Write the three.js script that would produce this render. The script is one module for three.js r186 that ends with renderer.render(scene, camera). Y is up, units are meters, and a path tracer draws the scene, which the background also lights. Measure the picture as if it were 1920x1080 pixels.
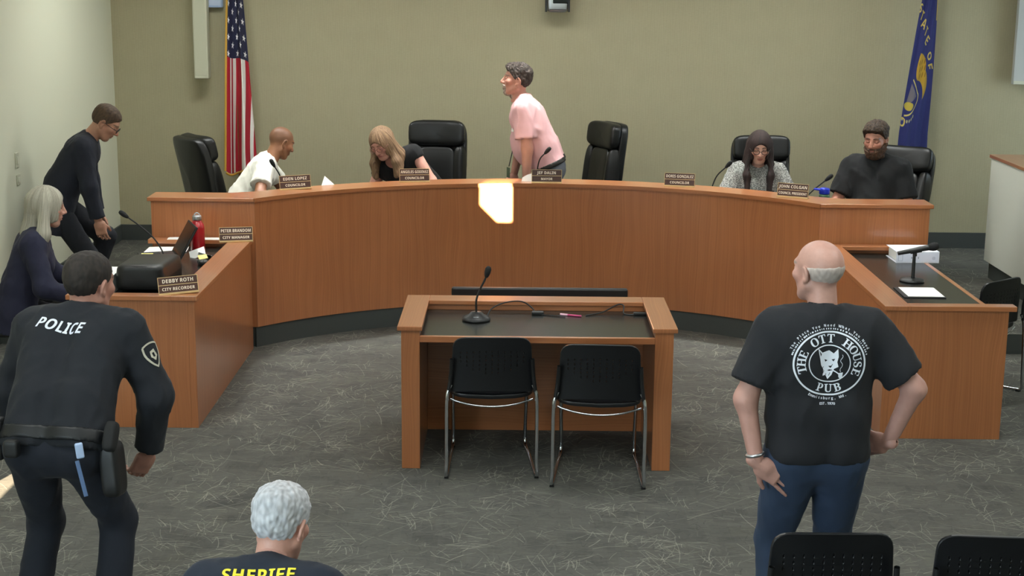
import * as THREE from 'three';
import { RectAreaLightUniformsLib } from 'three/addons/lights/RectAreaLightUniformsLib.js';
import { RoundedBoxGeometry } from 'three/addons/geometries/RoundedBoxGeometry.js';
import { mergeGeometries } from 'three/addons/utils/BufferGeometryUtils.js';
import { ImprovedNoise } from 'three/addons/math/ImprovedNoise.js';

// ------------------------------------------------------------------ camera, light, exposure
const scene = new THREE.Scene();
const camera = new THREE.PerspectiveCamera(21.84, 16 / 9, 0.05, 80);
camera.position.set(0, 2.742, 0);
camera.rotation.order = 'YXZ';
camera.rotation.set(-0.2114, 0.0014, 0.0097);
scene.add(camera);
const renderer = new THREE.WebGLRenderer({ antialias: true });
renderer.toneMapping = THREE.LinearToneMapping;
renderer.toneMappingExposure = 1.72;
renderer.shadowMap.enabled = true;
renderer.shadowMap.type = THREE.PCFSoftShadowMap;
RectAreaLightUniformsLib.init();
scene.background = new THREE.Color(0.75, 0.9, 1.1);
const CEIL = 3.3;
// low evening sun from behind the viewer's left shoulder; it enters by two small openings
const SUN_AZ = 0.265, SUN_DROP = 0.150;               // sideways and downward run for each metre forward
const sun = new THREE.DirectionalLight(0xffe6c2, 150);
sun.position.set(-SUN_AZ * 20, 1 + SUN_DROP * 20, -11.4 + 20);
sun.target.position.set(0, 1, -11.4);
sun.castShadow = true; sun.shadow.mapSize.set(4096, 4096); sun.shadow.radius = 0.35;
Object.assign(sun.shadow.camera, { left: -9, right: 9, top: 9, bottom: -9, near: 1, far: 50 });
scene.add(sun, sun.target);
const PANEL_COLOUR = new THREE.Color().setRGB(.97, 1, .97);
const PANELS = [];                                    // x, z, strength, name of the row, name of the place in it
for (const [z, pw, row] of [[-12.2, 9.2, 'nearest the back wall'], [-8.2, 7.0, 'above the speaker table'], [-5.2, 6.5, 'above the standing men'], [-1.8, 4.0, 'behind the viewer']]) for (const [x, col] of [[-2.3, 'left'], [0.15, 'middle'], [2.6, 'right']]) PANELS.push([x, z, pw, row, col]);

// ------------------------------------------------------------------ helpers
function rng(seed) { let a = seed >>> 0; return () => { a = (a + 0x6D2B79F5) >>> 0; let t = Math.imul(a ^ (a >>> 15), 1 | a); t = (t + Math.imul(t ^ (t >>> 7), 61 | t)) ^ t; return ((t ^ (t >>> 14)) >>> 0) / 4294967296; }; }
const perlin = new ImprovedNoise();
const noise = (x, y, z) => perlin.noise(x, y, z);
const V = (x, y, z) => new THREE.Vector3(x, y, z);
const used = {};
function numbered(n) { if (!(n in used)) { used[n] = 0; return n; } used[n]++; return n + '_' + String(used[n]).padStart(3, '0'); }
function shade(o) { o.traverse(c => { if (c.isMesh) { c.castShadow = true; c.receiveShadow = true; } }); return o; }
function thing(name, label, category, pos = [0, 0, 0], turn = 0, group) {
  const o = new THREE.Group(); o.name = numbered(name); o.position.set(...pos); o.rotation.y = turn;
  o.userData = { label, category }; if (group) o.userData.group = group; scene.add(o); return o;
}
function norm(g) { const q = g.index ? g.toNonIndexed() : g; for (const k of Object.keys(q.attributes)) if (!['position', 'normal', 'uv'].includes(k)) q.deleteAttribute(k); if (!q.attributes.uv) q.setAttribute('uv', new THREE.Float32BufferAttribute(new Float32Array(q.attributes.position.count * 2), 2)); q.morphAttributes = {}; return q; }
// texture coordinates in metres; grain: 'y' upright, 'x' or 'z' lying along that axis
function uvm(g, grain = 'y') {
  const p = g.attributes.position, n = g.attributes.normal, u = g.attributes.uv;
  for (let i = 0; i < p.count; i++) {
    const ax = Math.abs(n.getX(i)), ay = Math.abs(n.getY(i)), az = Math.abs(n.getZ(i));
    const x = p.getX(i), y = p.getY(i), z = p.getZ(i);
    let a, b;
    if (grain === 'y') { if (ay > ax && ay > az) { a = x; b = z; } else if (ax > az) { a = z; b = y; } else { a = x; b = y; } }
    else if (grain === 'x') { if (ax > ay && ax > az) { a = z; b = y; } else if (ay > az) { a = z; b = x; } else { a = y; b = x; } }
    else { if (az > ax && az > ay) { a = x; b = y; } else if (ay > ax) { a = x; b = z; } else { a = y; b = z; } }
    u.setXY(i, a, b);
  }
  return g;
}
function mesh(name, geos, mat, parent, opt = {}) {
  const list = (Array.isArray(geos) ? geos : [geos]).map(norm);
  const g = list.length > 1 ? mergeGeometries(list) : list[0];
  if (opt.grain) uvm(g, opt.grain);
  const m = new THREE.Mesh(g, mat); m.name = parent === scene ? numbered(name) : name; m.castShadow = m.receiveShadow = true;
  if (opt.label) m.userData.label = opt.label;
  if (opt.kind) m.userData.kind = opt.kind;
  (parent || scene).add(m); return m;
}
function struct(name, geos, mat, opt = {}) { const m = mesh(name, geos, mat, scene, opt); m.userData.kind = 'structure'; if (opt.label) m.userData.label = opt.label; return m; }
function box(w, h, d, x = 0, y = 0, z = 0, r = 0.004) { const g = r > 0 ? new RoundedBoxGeometry(w, h, d, 2, Math.min(r, w / 2.1, h / 2.1, d / 2.1)) : new THREE.BoxGeometry(w, h, d); g.translate(x, y, z); return g; }
// box from corner to corner
function bx(x0, x1, y0, y1, z0, z1, r = 0.004) { return box(Math.abs(x1 - x0), Math.abs(y1 - y0), Math.abs(z1 - z0), (x0 + x1) / 2, (y0 + y1) / 2, (z0 + z1) / 2, r); }
function cyl(r0, r1, h, x = 0, y = 0, z = 0, n = 20) { const g = new THREE.CylinderGeometry(r0, r1, h, n); g.translate(x, y, z); return g; }
function tube(pts, r, n = 24, rn = 8, closed = false) { return new THREE.TubeGeometry(new THREE.CatmullRomCurve3(pts.map(p => V(...p)), closed, 'centripetal'), n, r, rn, closed); }
function poly(pts, r, rn = 8) { const path = new THREE.CurvePath(); for (let i = 0; i + 1 < pts.length; i++) path.add(new THREE.LineCurve3(V(...pts[i]), V(...pts[i + 1]))); return new THREE.TubeGeometry(path, pts.length * 8, r, rn); }
function lathe(prof, n = 28) { return new THREE.LatheGeometry(prof.map(p => new THREE.Vector2(p[0], p[1])), n); }
function xf(g, pos = [0, 0, 0], rot = [0, 0, 0], sc = [1, 1, 1]) { g.applyMatrix4(new THREE.Matrix4().compose(V(...pos), new THREE.Quaternion().setFromEuler(new THREE.Euler(...rot, 'YXZ')), V(...sc))); return g; }
// soft upholstered block
function cushion(w, h, d, e1, e2, warp) {
  const nu = 36, nv = 24, pos = [], idx = [], sp = (c, e) => Math.sign(c) * Math.pow(Math.abs(c), e);
  for (let j = 0; j <= nv; j++) for (let i = 0; i <= nu; i++) {
    const a = -Math.PI / 2 + Math.PI * j / nv, b = 2 * Math.PI * i / nu;
    const p = [w / 2 * sp(Math.cos(a), e1) * sp(Math.cos(b), e2), h / 2 * sp(Math.cos(a), e1) * sp(Math.sin(b), e2), d / 2 * sp(Math.sin(a), e1)];
    if (warp) warp(p); pos.push(...p);
  }
  for (let j = 0; j < nv; j++) for (let i = 0; i < nu; i++) { const a = j * (nu + 1) + i, b = a + 1, c = a + nu + 1, d2 = c + 1; idx.push(a, b, d2, a, d2, c); }
  const g = new THREE.BufferGeometry(); g.setAttribute('position', new THREE.Float32BufferAttribute(pos, 3)); g.setIndex(idx);
  const uv = []; for (let i = 0; i < pos.length; i += 3) uv.push(pos[i], pos[i + 1]); g.setAttribute('uv', new THREE.Float32BufferAttribute(uv, 2));
  g.computeVertexNormals(); return g;
}

// ------------------------------------------------------------------ textures and materials
function dataTex(n, fn, srgb = true) {
  const d = new Uint8Array(n * n * 4);
  for (let j = 0; j < n; j++) for (let i = 0; i < n; i++) { const c = fn(i / n, j / n), k = (j * n + i) * 4; for (let m = 0; m < 3; m++) d[k + m] = Math.max(0, Math.min(255, c[m])); d[k + 3] = 255; }
  const t = new THREE.DataTexture(d, n, n); t.wrapS = t.wrapT = THREE.RepeatWrapping; t.magFilter = THREE.LinearFilter; t.minFilter = THREE.LinearMipmapLinearFilter; t.generateMipmaps = true;
  if (srgb) t.colorSpace = THREE.SRGBColorSpace; t.needsUpdate = true; return t;
}
function canvasTex(w, h, draw, srgb = true) { const c = document.createElement('canvas'); c.width = w; c.height = h; const g = c.getContext('2d'); draw(g, w, h); const t = new THREE.CanvasTexture(c); if (srgb) t.colorSpace = THREE.SRGBColorSpace; t.anisotropy = 8; return t; }
const TAU = Math.PI * 2;
const woodTex = (() => {
  const r = rng(7), w = []; for (let i = 0; i < 46; i++) w.push([1 + Math.floor(r() * 150), r() * TAU, r(), Math.floor(r() * 3), r() * TAU]);
  const t = dataTex(512, (u, v) => {
    let s = 0; const uu = u + 0.006 * Math.sin(TAU * (v + 2 * u)) + 0.004 * Math.sin(TAU * (2 * v + 3 * u));
    for (const [f, ph, a, fv, p2] of w) s += a * Math.sin(TAU * f * uu + ph + 0.8 * Math.sin(TAU * fv * v + p2)) / Math.sqrt(1 + f * 0.06);
    s = s / 5; const k = 1 + 0.075 * Math.max(-1.6, Math.min(1.6, s));
    return [170 * k, 107 * k * (1 + .02 * s), 65 * k * (1 + .03 * s)];
  });
  t.repeat.set(1 / 1.3, 1 / 1.3); return t;
})();
const carpetTex = canvasTex(1536, 1536, (g, W, H) => {
  const r = rng(21); g.fillStyle = '#54544f'; g.fillRect(0, 0, W, H);
  for (let i = 0; i < 900; i++) { const x = r() * W, y = r() * H, s = 20 + r() * 90; g.fillStyle = r() < .5 ? 'rgba(52,54,54,0.12)' : 'rgba(112,110,98,0.08)'; g.fillRect(x, y, s, s * (.3 + r())); }
  g.lineCap = 'round';
  const stroke = (x, y, a, l, w, c) => { g.strokeStyle = c; g.lineWidth = w; for (const ox of [0, -W, W]) for (const oy of [0, -H, H]) { if (x + ox < -200 || x + ox > W + 200 || y + oy < -200 || y + oy > H + 200) continue; g.beginPath(); g.moveTo(x + ox, y + oy); g.quadraticCurveTo(x + ox + Math.cos(a + .15) * l * .5, y + oy + Math.sin(a + .15) * l * .5, x + ox + Math.cos(a) * l, y + oy + Math.sin(a) * l); g.stroke(); } };
  for (let i = 0; i < 16000; i++) stroke(r() * W, r() * H, r() < .65 ? (r() - .5) * .7 : r() * TAU, 8 + r() * 26, 1 + r() * 1.5, r() < .5 ? `rgba(36,37,37,${.14 + r() * .16})` : `rgba(122,120,108,${.12 + r() * .16})`);
  // clusters of pale scratches
  for (let k = 0; k < 420; k++) { const cx = r() * W, cy = r() * H, a0 = r() * TAU, n = 3 + r() * 9; for (let i = 0; i < n; i++) { const l = 14 + r() * 60; stroke(cx + (r() - .5) * 80, cy + (r() - .5) * 80, a0 + (r() - .5) * 1.6 + (r() < .3 ? 1.5 : 0), l, .9 + r() * 1.5, `rgba(168,166,152,${.22 + r() * .36})`); } }
  for (let i = 0; i < 210; i++) stroke(r() * W, r() * H, r() * TAU, 70 + r() * 110, 1.4 + r(), `rgba(164,161,149,${.25 + r() * .3})`);
});
carpetTex.wrapS = carpetTex.wrapT = THREE.RepeatWrapping; carpetTex.repeat.set(1 / 3.1, 1 / 3.1);
const plasterBump = dataTex(256, (u, v) => { const n = noise(u * 60, v * 60, 1.3) + .6 * noise(u * 120, v * 120, 4.1); const k = 128 + 60 * n; return [k, k, k]; }, false);
plasterBump.repeat.set(2.2, 2.2);
const wallpaper = dataTex(512, (u, v) => {      // fine woven wall covering
  const k = 1 + .022 * Math.sin(TAU * 128 * u) * Math.sin(TAU * 3 * v + 5 * Math.sin(TAU * 17 * u)) + .02 * noise(u * 40, v * 200, 2) + .012 * noise(u * 8, v * 8, 7);
  return [171 * k, 164 * k, 135 * k];
});
wallpaper.repeat.set(.8, .8);
const S = (o) => new THREE.MeshStandardMaterial(o);
const M = {
  wood: new THREE.MeshPhysicalMaterial({ map: woodTex, roughness: .35, clearcoat: .9, clearcoatRoughness: .14 }),
  wall: S({ map: wallpaper, roughness: .95 }),
  white: S({ color: 0xd9dac4, roughness: .9, bumpMap: plasterBump, bumpScale: .0008 }),
  pony: S({ color: 0xdcdccf, roughness: .9, bumpMap: plasterBump, bumpScale: .0008 }),
  ceil: S({ color: 0xe6e6df, roughness: .95 }),
  carpet: S({ map: carpetTex, roughness: 1, bumpMap: carpetTex, bumpScale: .003 }),
  base: S({ color: 0x3f4442, roughness: .7 }),
  laminate: S({ color: 0x212220, roughness: .24 }),
  black: S({ color: 0x151617, roughness: .45 }),
  blackMatte: S({ color: 0x121314, roughness: .8 }),
  leather: new THREE.MeshPhysicalMaterial({ color: 0x0d0e0f, roughness: .4 }),
  chairPlastic: S({ color: 0x0d0f13, roughness: .35 }),
  chrome: S({ color: 0xd2d5da, roughness: .14, metalness: 1 }),
  steel: S({ color: 0xb9bcc0, roughness: .32, metalness: 1 }),
  gold: S({ color: 0xcaa04a, roughness: .35, metalness: .85 }),
  goldTrim: S({ color: 0xd2b27c, roughness: .4, metalness: .3 }),
  paper: S({ color: 0xf0f0ea, roughness: .85 }),
  offwhite: S({ color: 0xc9c9b4, roughness: .6 }),
  red: new THREE.MeshPhysicalMaterial({ color: 0xa8141e, roughness: .3, clearcoat: .5 }),
  yellow: S({ color: 0xe9dc8c, roughness: .85 }),
  pink: S({ color: 0xc23a72, roughness: .4 }),
  blueLid: S({ color: 0x2038c8, roughness: .4 }),
  greenPlastic: new THREE.MeshPhysicalMaterial({ color: 0x6a9a72, roughness: .2, transmission: .35, thickness: 0 }),
  screen: S({ color: 0xb6bab6, roughness: .8 }),
  lightBlue: S({ color: 0xaec4e6, roughness: .5 }),
};

// ------------------------------------------------------------------ the room
const XL = -3.78, XR = 6.2, ZB = -14.12, ZF = 1.6, TH = 0.14;
const CX = 0.16, CZ = -8.78, RAD = 2.74, ZW = -10.62;      // curve of the dais front, line of its wings
const A0 = Math.asin(2.035 / RAD);
struct('floor', bx(XL - TH, XR + TH, -.12, 0, ZB - TH, ZF + TH, 0), M.carpet, { grain: 'y', label: 'grey green patterned carpet floor' });
function arcPlate(r0, r1, y0, y1, a = A0, mid = []) {      // curved slab between two radii
  const s = new THREE.Shape(); s.absarc(CX, -CZ, r1, Math.PI / 2 - a, Math.PI / 2 + a, false); s.absarc(CX, -CZ, r0, Math.PI / 2 + a, Math.PI / 2 - a, true); s.closePath();
  const g = new THREE.ExtrudeGeometry(s, { depth: y1 - y0, bevelEnabled: false, curveSegments: 64 }); g.rotateX(-Math.PI / 2); g.translate(0, y0, 0); return g;
}
{ // raised platform behind the dais, its front follows the curve
  const s = new THREE.Shape(), yb = -(ZW - .03);
  s.moveTo(XL, -ZB); s.lineTo(XL, yb); s.lineTo(CX - 2.035, yb);
  s.absarc(CX, -CZ, RAD + .03, Math.PI / 2 + A0, Math.PI / 2 - A0, true);
  s.lineTo(XR, yb); s.lineTo(XR, -ZB); s.closePath();
  const g = new THREE.ExtrudeGeometry(s, { depth: .15, bevelEnabled: false, curveSegments: 64 }); g.rotateX(-Math.PI / 2);
  struct('floor_platform', g, M.carpet, { grain: 'y', label: 'raised carpeted platform behind the curved dais' });
  // dark riser strip
  const rise = [arcPlate(RAD + .012, RAD + .032, 0, .148), bx(XL, CX - 2.035, 0, .148, ZW - .032, ZW - .02, 0), bx(CX + 2.035, XR, 0, .148, ZW - .032, ZW - .02, 0)];
  struct('trim_1', rise, M.base, { label: 'dark riser strip along the platform front' });
}
struct('wall_back', bx(XL - TH, XR + TH, 0, CEIL + .1, ZB - TH, ZB, 0), M.wall, { grain: 'y' });
struct('wall_right', bx(XR, XR + TH, 0, CEIL + .1, ZB, ZF, 0), M.white, { grain: 'y' });
struct('ceiling', bx(XL - TH, XR + TH, CEIL, CEIL + .12, ZB - TH, ZF + TH, 0), M.ceil, { grain: 'y' });
// left wall with a low window near the viewer
const LW = { z0: -3.88, z1: -2.7, y0: .40, y1: .70 };
struct('wall_left', [bx(XL - TH, XL, 0, CEIL + .1, ZB, LW.z0, 0), bx(XL - TH, XL, 0, CEIL + .1, LW.z1, ZF, 0), bx(XL - TH, XL, 0, LW.y0, LW.z0, LW.z1, 0), bx(XL - TH, XL, LW.y1, CEIL + .1, LW.z0, LW.z1, 0)], M.white, { grain: 'y' });
// wall behind the viewer with a narrow high transom
const FWc = [-0.165 - SUN_AZ * (ZF + 11.45), 1.02 + SUN_DROP * (ZF + 11.45)];
const FW = { x0: FWc[0] - .118, x1: FWc[0] + .118, y0: FWc[1] - .205, y1: FWc[1] + .125 };
const sillWedge = (() => { const q = new THREE.Shape(); q.moveTo(FW.x0, FW.y0); q.lineTo(FW.x0 + .13, FW.y0); q.lineTo(FW.x0, FW.y0 + .135); q.closePath(); const g = new THREE.ExtrudeGeometry(q, { depth: .04, bevelEnabled: false }); g.translate(0, 0, ZF); return g; })();   // sloping corner of the transom
struct('wall_front', [bx(XL - TH, FW.x0, 0, CEIL + .1, ZF, ZF + .04, 0), bx(FW.x1, XR + TH, 0, CEIL + .1, ZF, ZF + .04, 0), bx(FW.x0, FW.x1, 0, FW.y0, ZF, ZF + .04, 0), bx(FW.x0, FW.x1, FW.y1, CEIL + .1, ZF, ZF + .04, 0), sillWedge], M.white, { grain: 'y' });
{
  const glass = new THREE.MeshPhysicalMaterial({ color: 0xffffff, transmission: 1, roughness: 0, thickness: 0, ior: 1.45 });
  const w1 = new THREE.Group(); w1.name = 'window_1'; w1.userData = { kind: 'structure', label: 'low window in the left wall' }; scene.add(w1);
  mesh('pane', bx(XL - .08, XL - .074, LW.y0, LW.y1, LW.z0, LW.z1, 0), glass, w1);
  mesh('window_frame', [bx(XL - .09, XL - .06, LW.y0, LW.y0 + .015, LW.z0, LW.z1, 0), bx(XL - .09, XL - .06, LW.y1 - .015, LW.y1, LW.z0, LW.z1, 0)], M.steel, w1);
  const w2 = new THREE.Group(); w2.name = 'window_2'; w2.userData = { kind: 'structure', label: 'narrow high transom behind the viewer' }; scene.add(w2);
  mesh('pane', bx(FW.x0, FW.x1, FW.y0, FW.y1, ZF + .015, ZF + .02, 0), glass, w2);
}
function shadedWindow(name, label, pos, side, w, h, power) {   // window with a drawn pale shade, daylight glowing through it; side 1 faces +x, -1 faces -x
  const g = new THREE.Group(); g.name = name; g.position.set(...pos); g.userData = { kind: 'structure', label }; scene.add(g);
  const sky = new THREE.Color().setRGB(.72, .88, 1), a = side * .012, hw = w / 2, hh = h / 2;
  mesh('roller_shade', bx(side * .004, a, -hh, hh, -hw, hw, 0), S({ color: 0xdfe6ee, emissive: sky, emissiveIntensity: .9, roughness: .9 }), g);
  mesh('window_frame', [bx(0, side * .04, hh, hh + .05, -hw - .05, hw + .05), bx(0, side * .04, -hh - .05, -hh, -hw - .05, hw + .05), bx(0, side * .04, -hh, hh, -hw - .05, -hw), bx(0, side * .04, -hh, hh, hw, hw + .05)], M.offwhite, g);
  const l = new THREE.RectAreaLight(sky, power, w, h); l.position.set(side * .02, 0, 0); l.rotation.y = -side * Math.PI / 2; g.add(l);
}
shadedWindow('window_3', 'window with drawn pale shade in the left wall near the viewer', [XL, 1.75, -.6], 1, 2.2, 1.5, 11);
shadedWindow('window_4', 'window with drawn pale shade in the right wall beyond the partition', [XR, 1.7, -12.6], -1, 1.6, 1.5, 1.7);
struct('baseboard_back', bx(XL, XR, .15, .30, ZB, ZB + .018), M.base);
struct('baseboard_left', [bx(XL, XL + .015, .15, .30, ZB + .02, ZW - .02), bx(XL, XL + .015, 0, .15, ZW, ZF)], M.base);
{ // low white wall with a wooden cap at the right
  const g = new THREE.Group(); g.name = 'wall_low'; g.userData = { kind: 'structure', label: 'low white partition with wooden cap at the right' }; scene.add(g);
  mesh('partition', bx(4.075, 4.95, .30, 1.19, -12.74, -10.9, .003), M.pony, g, { grain: 'y' });
  mesh('plinth', bx(4.11, 4.92, .151, .30, -12.70, -10.9, .002), M.base, g);
  mesh('wood_cap', bx(4.062, 4.965, 1.19, 1.218, -12.755, -10.88, .004), M.wood, g, { grain: 'z', label: 'orange wooden cap' });
}
for (const [x, z, pw, row, col] of PANELS) {
  const t = thing('ceiling_light', col + ' ceiling light panel in the row ' + row, 'ceiling light', [x, CEIL, z], 0, 'ceiling light panels above the room');
  mesh('frame', [bx(-.62, .62, -.02, 0, -.32, -.30), bx(-.62, .62, -.02, 0, .30, .32), bx(-.62, -.60, -.02, 0, -.3, .3), bx(.60, .62, -.02, 0, -.3, .3)], M.offwhite, t);
  mesh('diffuser', bx(-.6, .6, -.012, -.002, -.3, .3, 0), S({ color: 0xeeeeee, emissive: PANEL_COLOUR, emissiveIntensity: 1.2, roughness: .8 }), t);
  const l = new THREE.RectAreaLight(PANEL_COLOUR, pw, 1.2, .6); l.position.set(0, -.022, 0); l.rotation.x = -Math.PI / 2; t.add(l);
}
const DOWN = [];                                          // round downlights above the dais and the staff desks: x, z, strength, place
for (let k = -2; k <= 2; k++) DOWN.push([CX + (RAD + .5) * Math.sin(k * .37), CZ - (RAD + .5) * Math.cos(k * .37), 10, ['far left', 'left', 'middle', 'right', 'far right'][k + 2] + ' downlight in the curved row above the dais']);
DOWN.push([-2.3, -9.75, 5, 'round downlight above the left staff desk'], [2.62, -9.75, 5, 'round downlight above the right staff desk']);
for (const [x, z, pw, label] of DOWN) {
  const t = thing('downlight', label, 'ceiling light', [x, CEIL, z], 0, 'round downlights in the ceiling');
  mesh('trim_ring', xf(new THREE.TorusGeometry(.085, .012, 10, 28), [0, -.006, 0], [Math.PI / 2, 0, 0]), M.offwhite, t);
  mesh('lens', cyl(.078, .078, .008, 0, -.006, 0, 24), S({ color: 0xeeeeee, emissive: PANEL_COLOUR, emissiveIntensity: 1.5, roughness: .6 }), t);
  const l = new THREE.SpotLight(PANEL_COLOUR, pw, 0, .56, .7, 2); l.position.set(0, -.03, 0); l.target.position.set(0, -3, 0); l.castShadow = true; l.shadow.radius = 3; t.add(l, l.target);
}
{ // light switches on the left wall
  const t = thing('light_switch', 'pale upper light switch plate on the left wall', 'switch', [XL, 1.28, -11.25]); mesh('plate', box(.008, .115, .075, .004, 0, 0, .003), M.offwhite, t); mesh('rocker', box(.006, .06, .03, .01, 0, 0, .002), M.white, t);
  const t2 = thing('light_switch', 'pale lower wall plate on the left wall', 'switch', [XL, 1.13, -11.26]); mesh('plate', box(.008, .08, .075, .004, 0, 0, .003), M.offwhite, t2); mesh('rocker', box(.006, .04, .03, .01, 0, 0, .002), M.white, t2);
}

// ------------------------------------------------------------------ curved council dais
const TOP = 1.106;
{
  const t = thing('council_dais', 'long curved orange wood council dais with straight wings', 'dais');
  const arcUV = g => { const q = norm(g), p = q.attributes.position, u = q.attributes.uv; for (let i = 0; i < p.count; i++) u.setXY(i, Math.atan2(p.getX(i) - CX, -(p.getZ(i) - CZ)) * RAD, p.getY(i) + (Math.hypot(p.getX(i) - CX, p.getZ(i) - CZ) - RAD)); return q; };
  const arcUV2 = g => { const q = norm(g), p = q.attributes.position, u = q.attributes.uv; for (let i = 0; i < p.count; i++) u.setXY(i, Math.hypot(p.getX(i) - CX, p.getZ(i) - CZ) + p.getY(i), Math.atan2(p.getX(i) - CX, -(p.getZ(i) - CZ)) * RAD); return q; };
  mesh('curved_panel', arcUV(arcPlate(RAD, RAD + .04, .151, TOP - .028, A0 - .001)), M.wood, t, { label: 'curved front panel' });
  mesh('curved_ledge', arcUV2(arcPlate(RAD - .022, RAD + .25, TOP - .028, TOP, A0 + .004)), M.wood, t);
  mesh('curved_worktop', arcUV2(arcPlate(RAD + .04, RAD + .78, .90, .93, A0)), M.laminate, t);
  const jl = CX - 2.035, jr = CX + 2.035, el = -2.62, er = 2.985;
  for (const [x0, x1, e, s] of [[el, jl, el, -1], [jr, er, er, 1]]) {
    mesh('wing_panel', bx(x0, x1, .151, TOP - .028, ZW - .04, ZW, .002), M.wood, t, { grain: 'y' });
    mesh('wing_ledge', bx(s < 0 ? x0 - .022 : x0, s < 0 ? x1 : x1 + .022, TOP - .028, TOP - .0006, ZW - .25, ZW + .022, .004), M.wood, t, { grain: 'x' });
    mesh('wing_worktop', bx(x0, x1, .90, .93, ZW - .78, ZW - .04, .002), M.laminate, t);
    { const sp = new THREE.Shape(), j = s < 0 ? jl : jr; sp.moveTo(j + s * .2, -(ZW - .249)); sp.lineTo(j, -(ZW - .249)); sp.lineTo(j, -(ZW - .352)); sp.closePath(); const q = new THREE.ExtrudeGeometry(sp, { depth: .027, bevelEnabled: false }); q.rotateX(-Math.PI / 2); q.translate(0, TOP - .028, 0); mesh('ledge_corner', q, M.wood, t, { grain: 'x' }); }
    mesh('end_panel', bx(e, e - s * .04, .151, TOP - .03, ZW - .26, ZW - .04, .002), M.wood, t, { grain: 'y' });
  }
}

// ------------------------------------------------------------------ side desks and the table in the middle
const LED = .82, WRK = .76;
function sideDesk(s, label) {     // s = -1 left, 1 right; aisle side at |x - .15| = 2.03
  const t = thing('staff_desk', label, 'desk', [.15 + s * 2.03, 0, s < 0 ? -8.63 : -8.56]);
  const Lz = s < 0 ? 1.945 : 2.015, W = .76;
  const X = (a, b) => s > 0 ? [a, b] : [-b, -a];
  const B = (a, b, y0, y1, z0, z1, r) => bx(...X(a, b), y0, y1, z0, z1, r);
  mesh('aisle_panel', B(.02, .06, 0, LED - .03, -Lz, -.02, .002), M.wood, t, { grain: 'y' });
  mesh('front_panel', B(.06, W - .02, 0, LED - .03, -.06, -.02, .002), M.wood, t, { grain: 'y' });
  mesh('aisle_ledge', B(0, .155, LED - .03, LED, -Lz, 0, .004), M.wood, t, { grain: 'z' });
  mesh('front_ledge', B(.155, W + .02, LED - .03, LED, -.085, 0, .004), M.wood, t, { grain: 'x' });
  mesh('back_ledge', B(.155, W - .02, LED - .03, LED, -Lz, -Lz + .09, .004), M.wood, t, { grain: 'x' });
  mesh('back_panel', B(.155, W - .06, WRK, LED - .03, -Lz, -Lz + .03, .002), M.wood, t, { grain: 'x' });
  mesh('inner_riser', B(.12, .14, WRK, LED - .03, -Lz + .03, -.085, .002), M.wood, t, { grain: 'z' });
  mesh('worktop', B(.06, W - .09, WRK - .03, WRK, -Lz + .03, -.06, .002), M.laminate, t, { label: 'charcoal laminate worktop' });
  mesh('worktop_edge', B(W - .09, W - .06, WRK - .032, WRK + .002, -Lz + .03, -.06, .004), M.wood, t, { grain: 'z' });
  mesh('leg', B(W - .12, W - .08, 0, WRK - .03, -Lz + .03, -Lz + .5, .002), M.wood, t, { grain: 'y' });
  return t;
}
sideDesk(-1, 'wooden staff desk on the left with laptop and red bottle');
sideDesk(1, 'wooden staff desk on the right with white binder');
{
  const t = thing('witness_table', 'wooden public speaker table with raised rim, two chairs tucked in', 'table', [.131, 0, -8.33]);
  const w = .768, d = .405;
  for (const s of [-1, 1]) {
    mesh('end_panel', bx(s * (w - .02), s * (w - .122), 0, LED - .025, -d + .02, d - .02, .003), M.wood, t, { grain: 'y' });
    mesh('end_ledge', bx(s * w, s * (w - .136), LED - .025, LED, -d, d, .004), M.wood, t, { grain: 'z' });
  }
  mesh('back_ledge', bx(-w + .136, w - .136, LED - .025, LED, -d, -d + .15, .004), M.wood, t, { grain: 'x' });
  mesh('back_panel', bx(-w + .122, w - .122, 0, LED - .025, -d + .03, -d + .065, .002), M.wood, t, { grain: 'x' });
  mesh('riser', bx(-w + .122, w - .122, WRK, LED - .025, -d + .11, -d + .13, .002), M.wood, t, { grain: 'x' });
  mesh('worktop', bx(-w + .122, w - .122, WRK - .03, WRK, -d + .065, d - .045, .002), M.laminate, t, { label: 'charcoal laminate worktop' });
  mesh('front_edge', bx(-w + .122, w - .122, WRK - .034, WRK + .002, d - .045, d - .02, .004), M.wood, t, { grain: 'x' });
}
{ // flat display standing on the floor behind the table, seen from its back
  const t = thing('floor_display', 'black flat display standing on the floor behind the speaker table', 'display', [.16, 0, -9.12]);
  mesh('housing', box(1.1, .62, .05, 0, .478, 0, .012), M.black, t);
  mesh('rear_cover', box(.7, .4, .03, 0, .45, .036, .012), M.blackMatte, t);
  mesh('screen', box(1.06, .57, .004, 0, .48, -.026, 0), S({ color: 0x0a0b0d, roughness: .15 }), t);
  mesh('stand', [box(.08, .2, .03, -.3, .1, 0), box(.08, .2, .03, .3, .1, 0), box(.1, .02, .3, -.3, .01, 0), box(.1, .02, .3, .3, .01, 0)], M.blackMatte, t);
}

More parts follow.
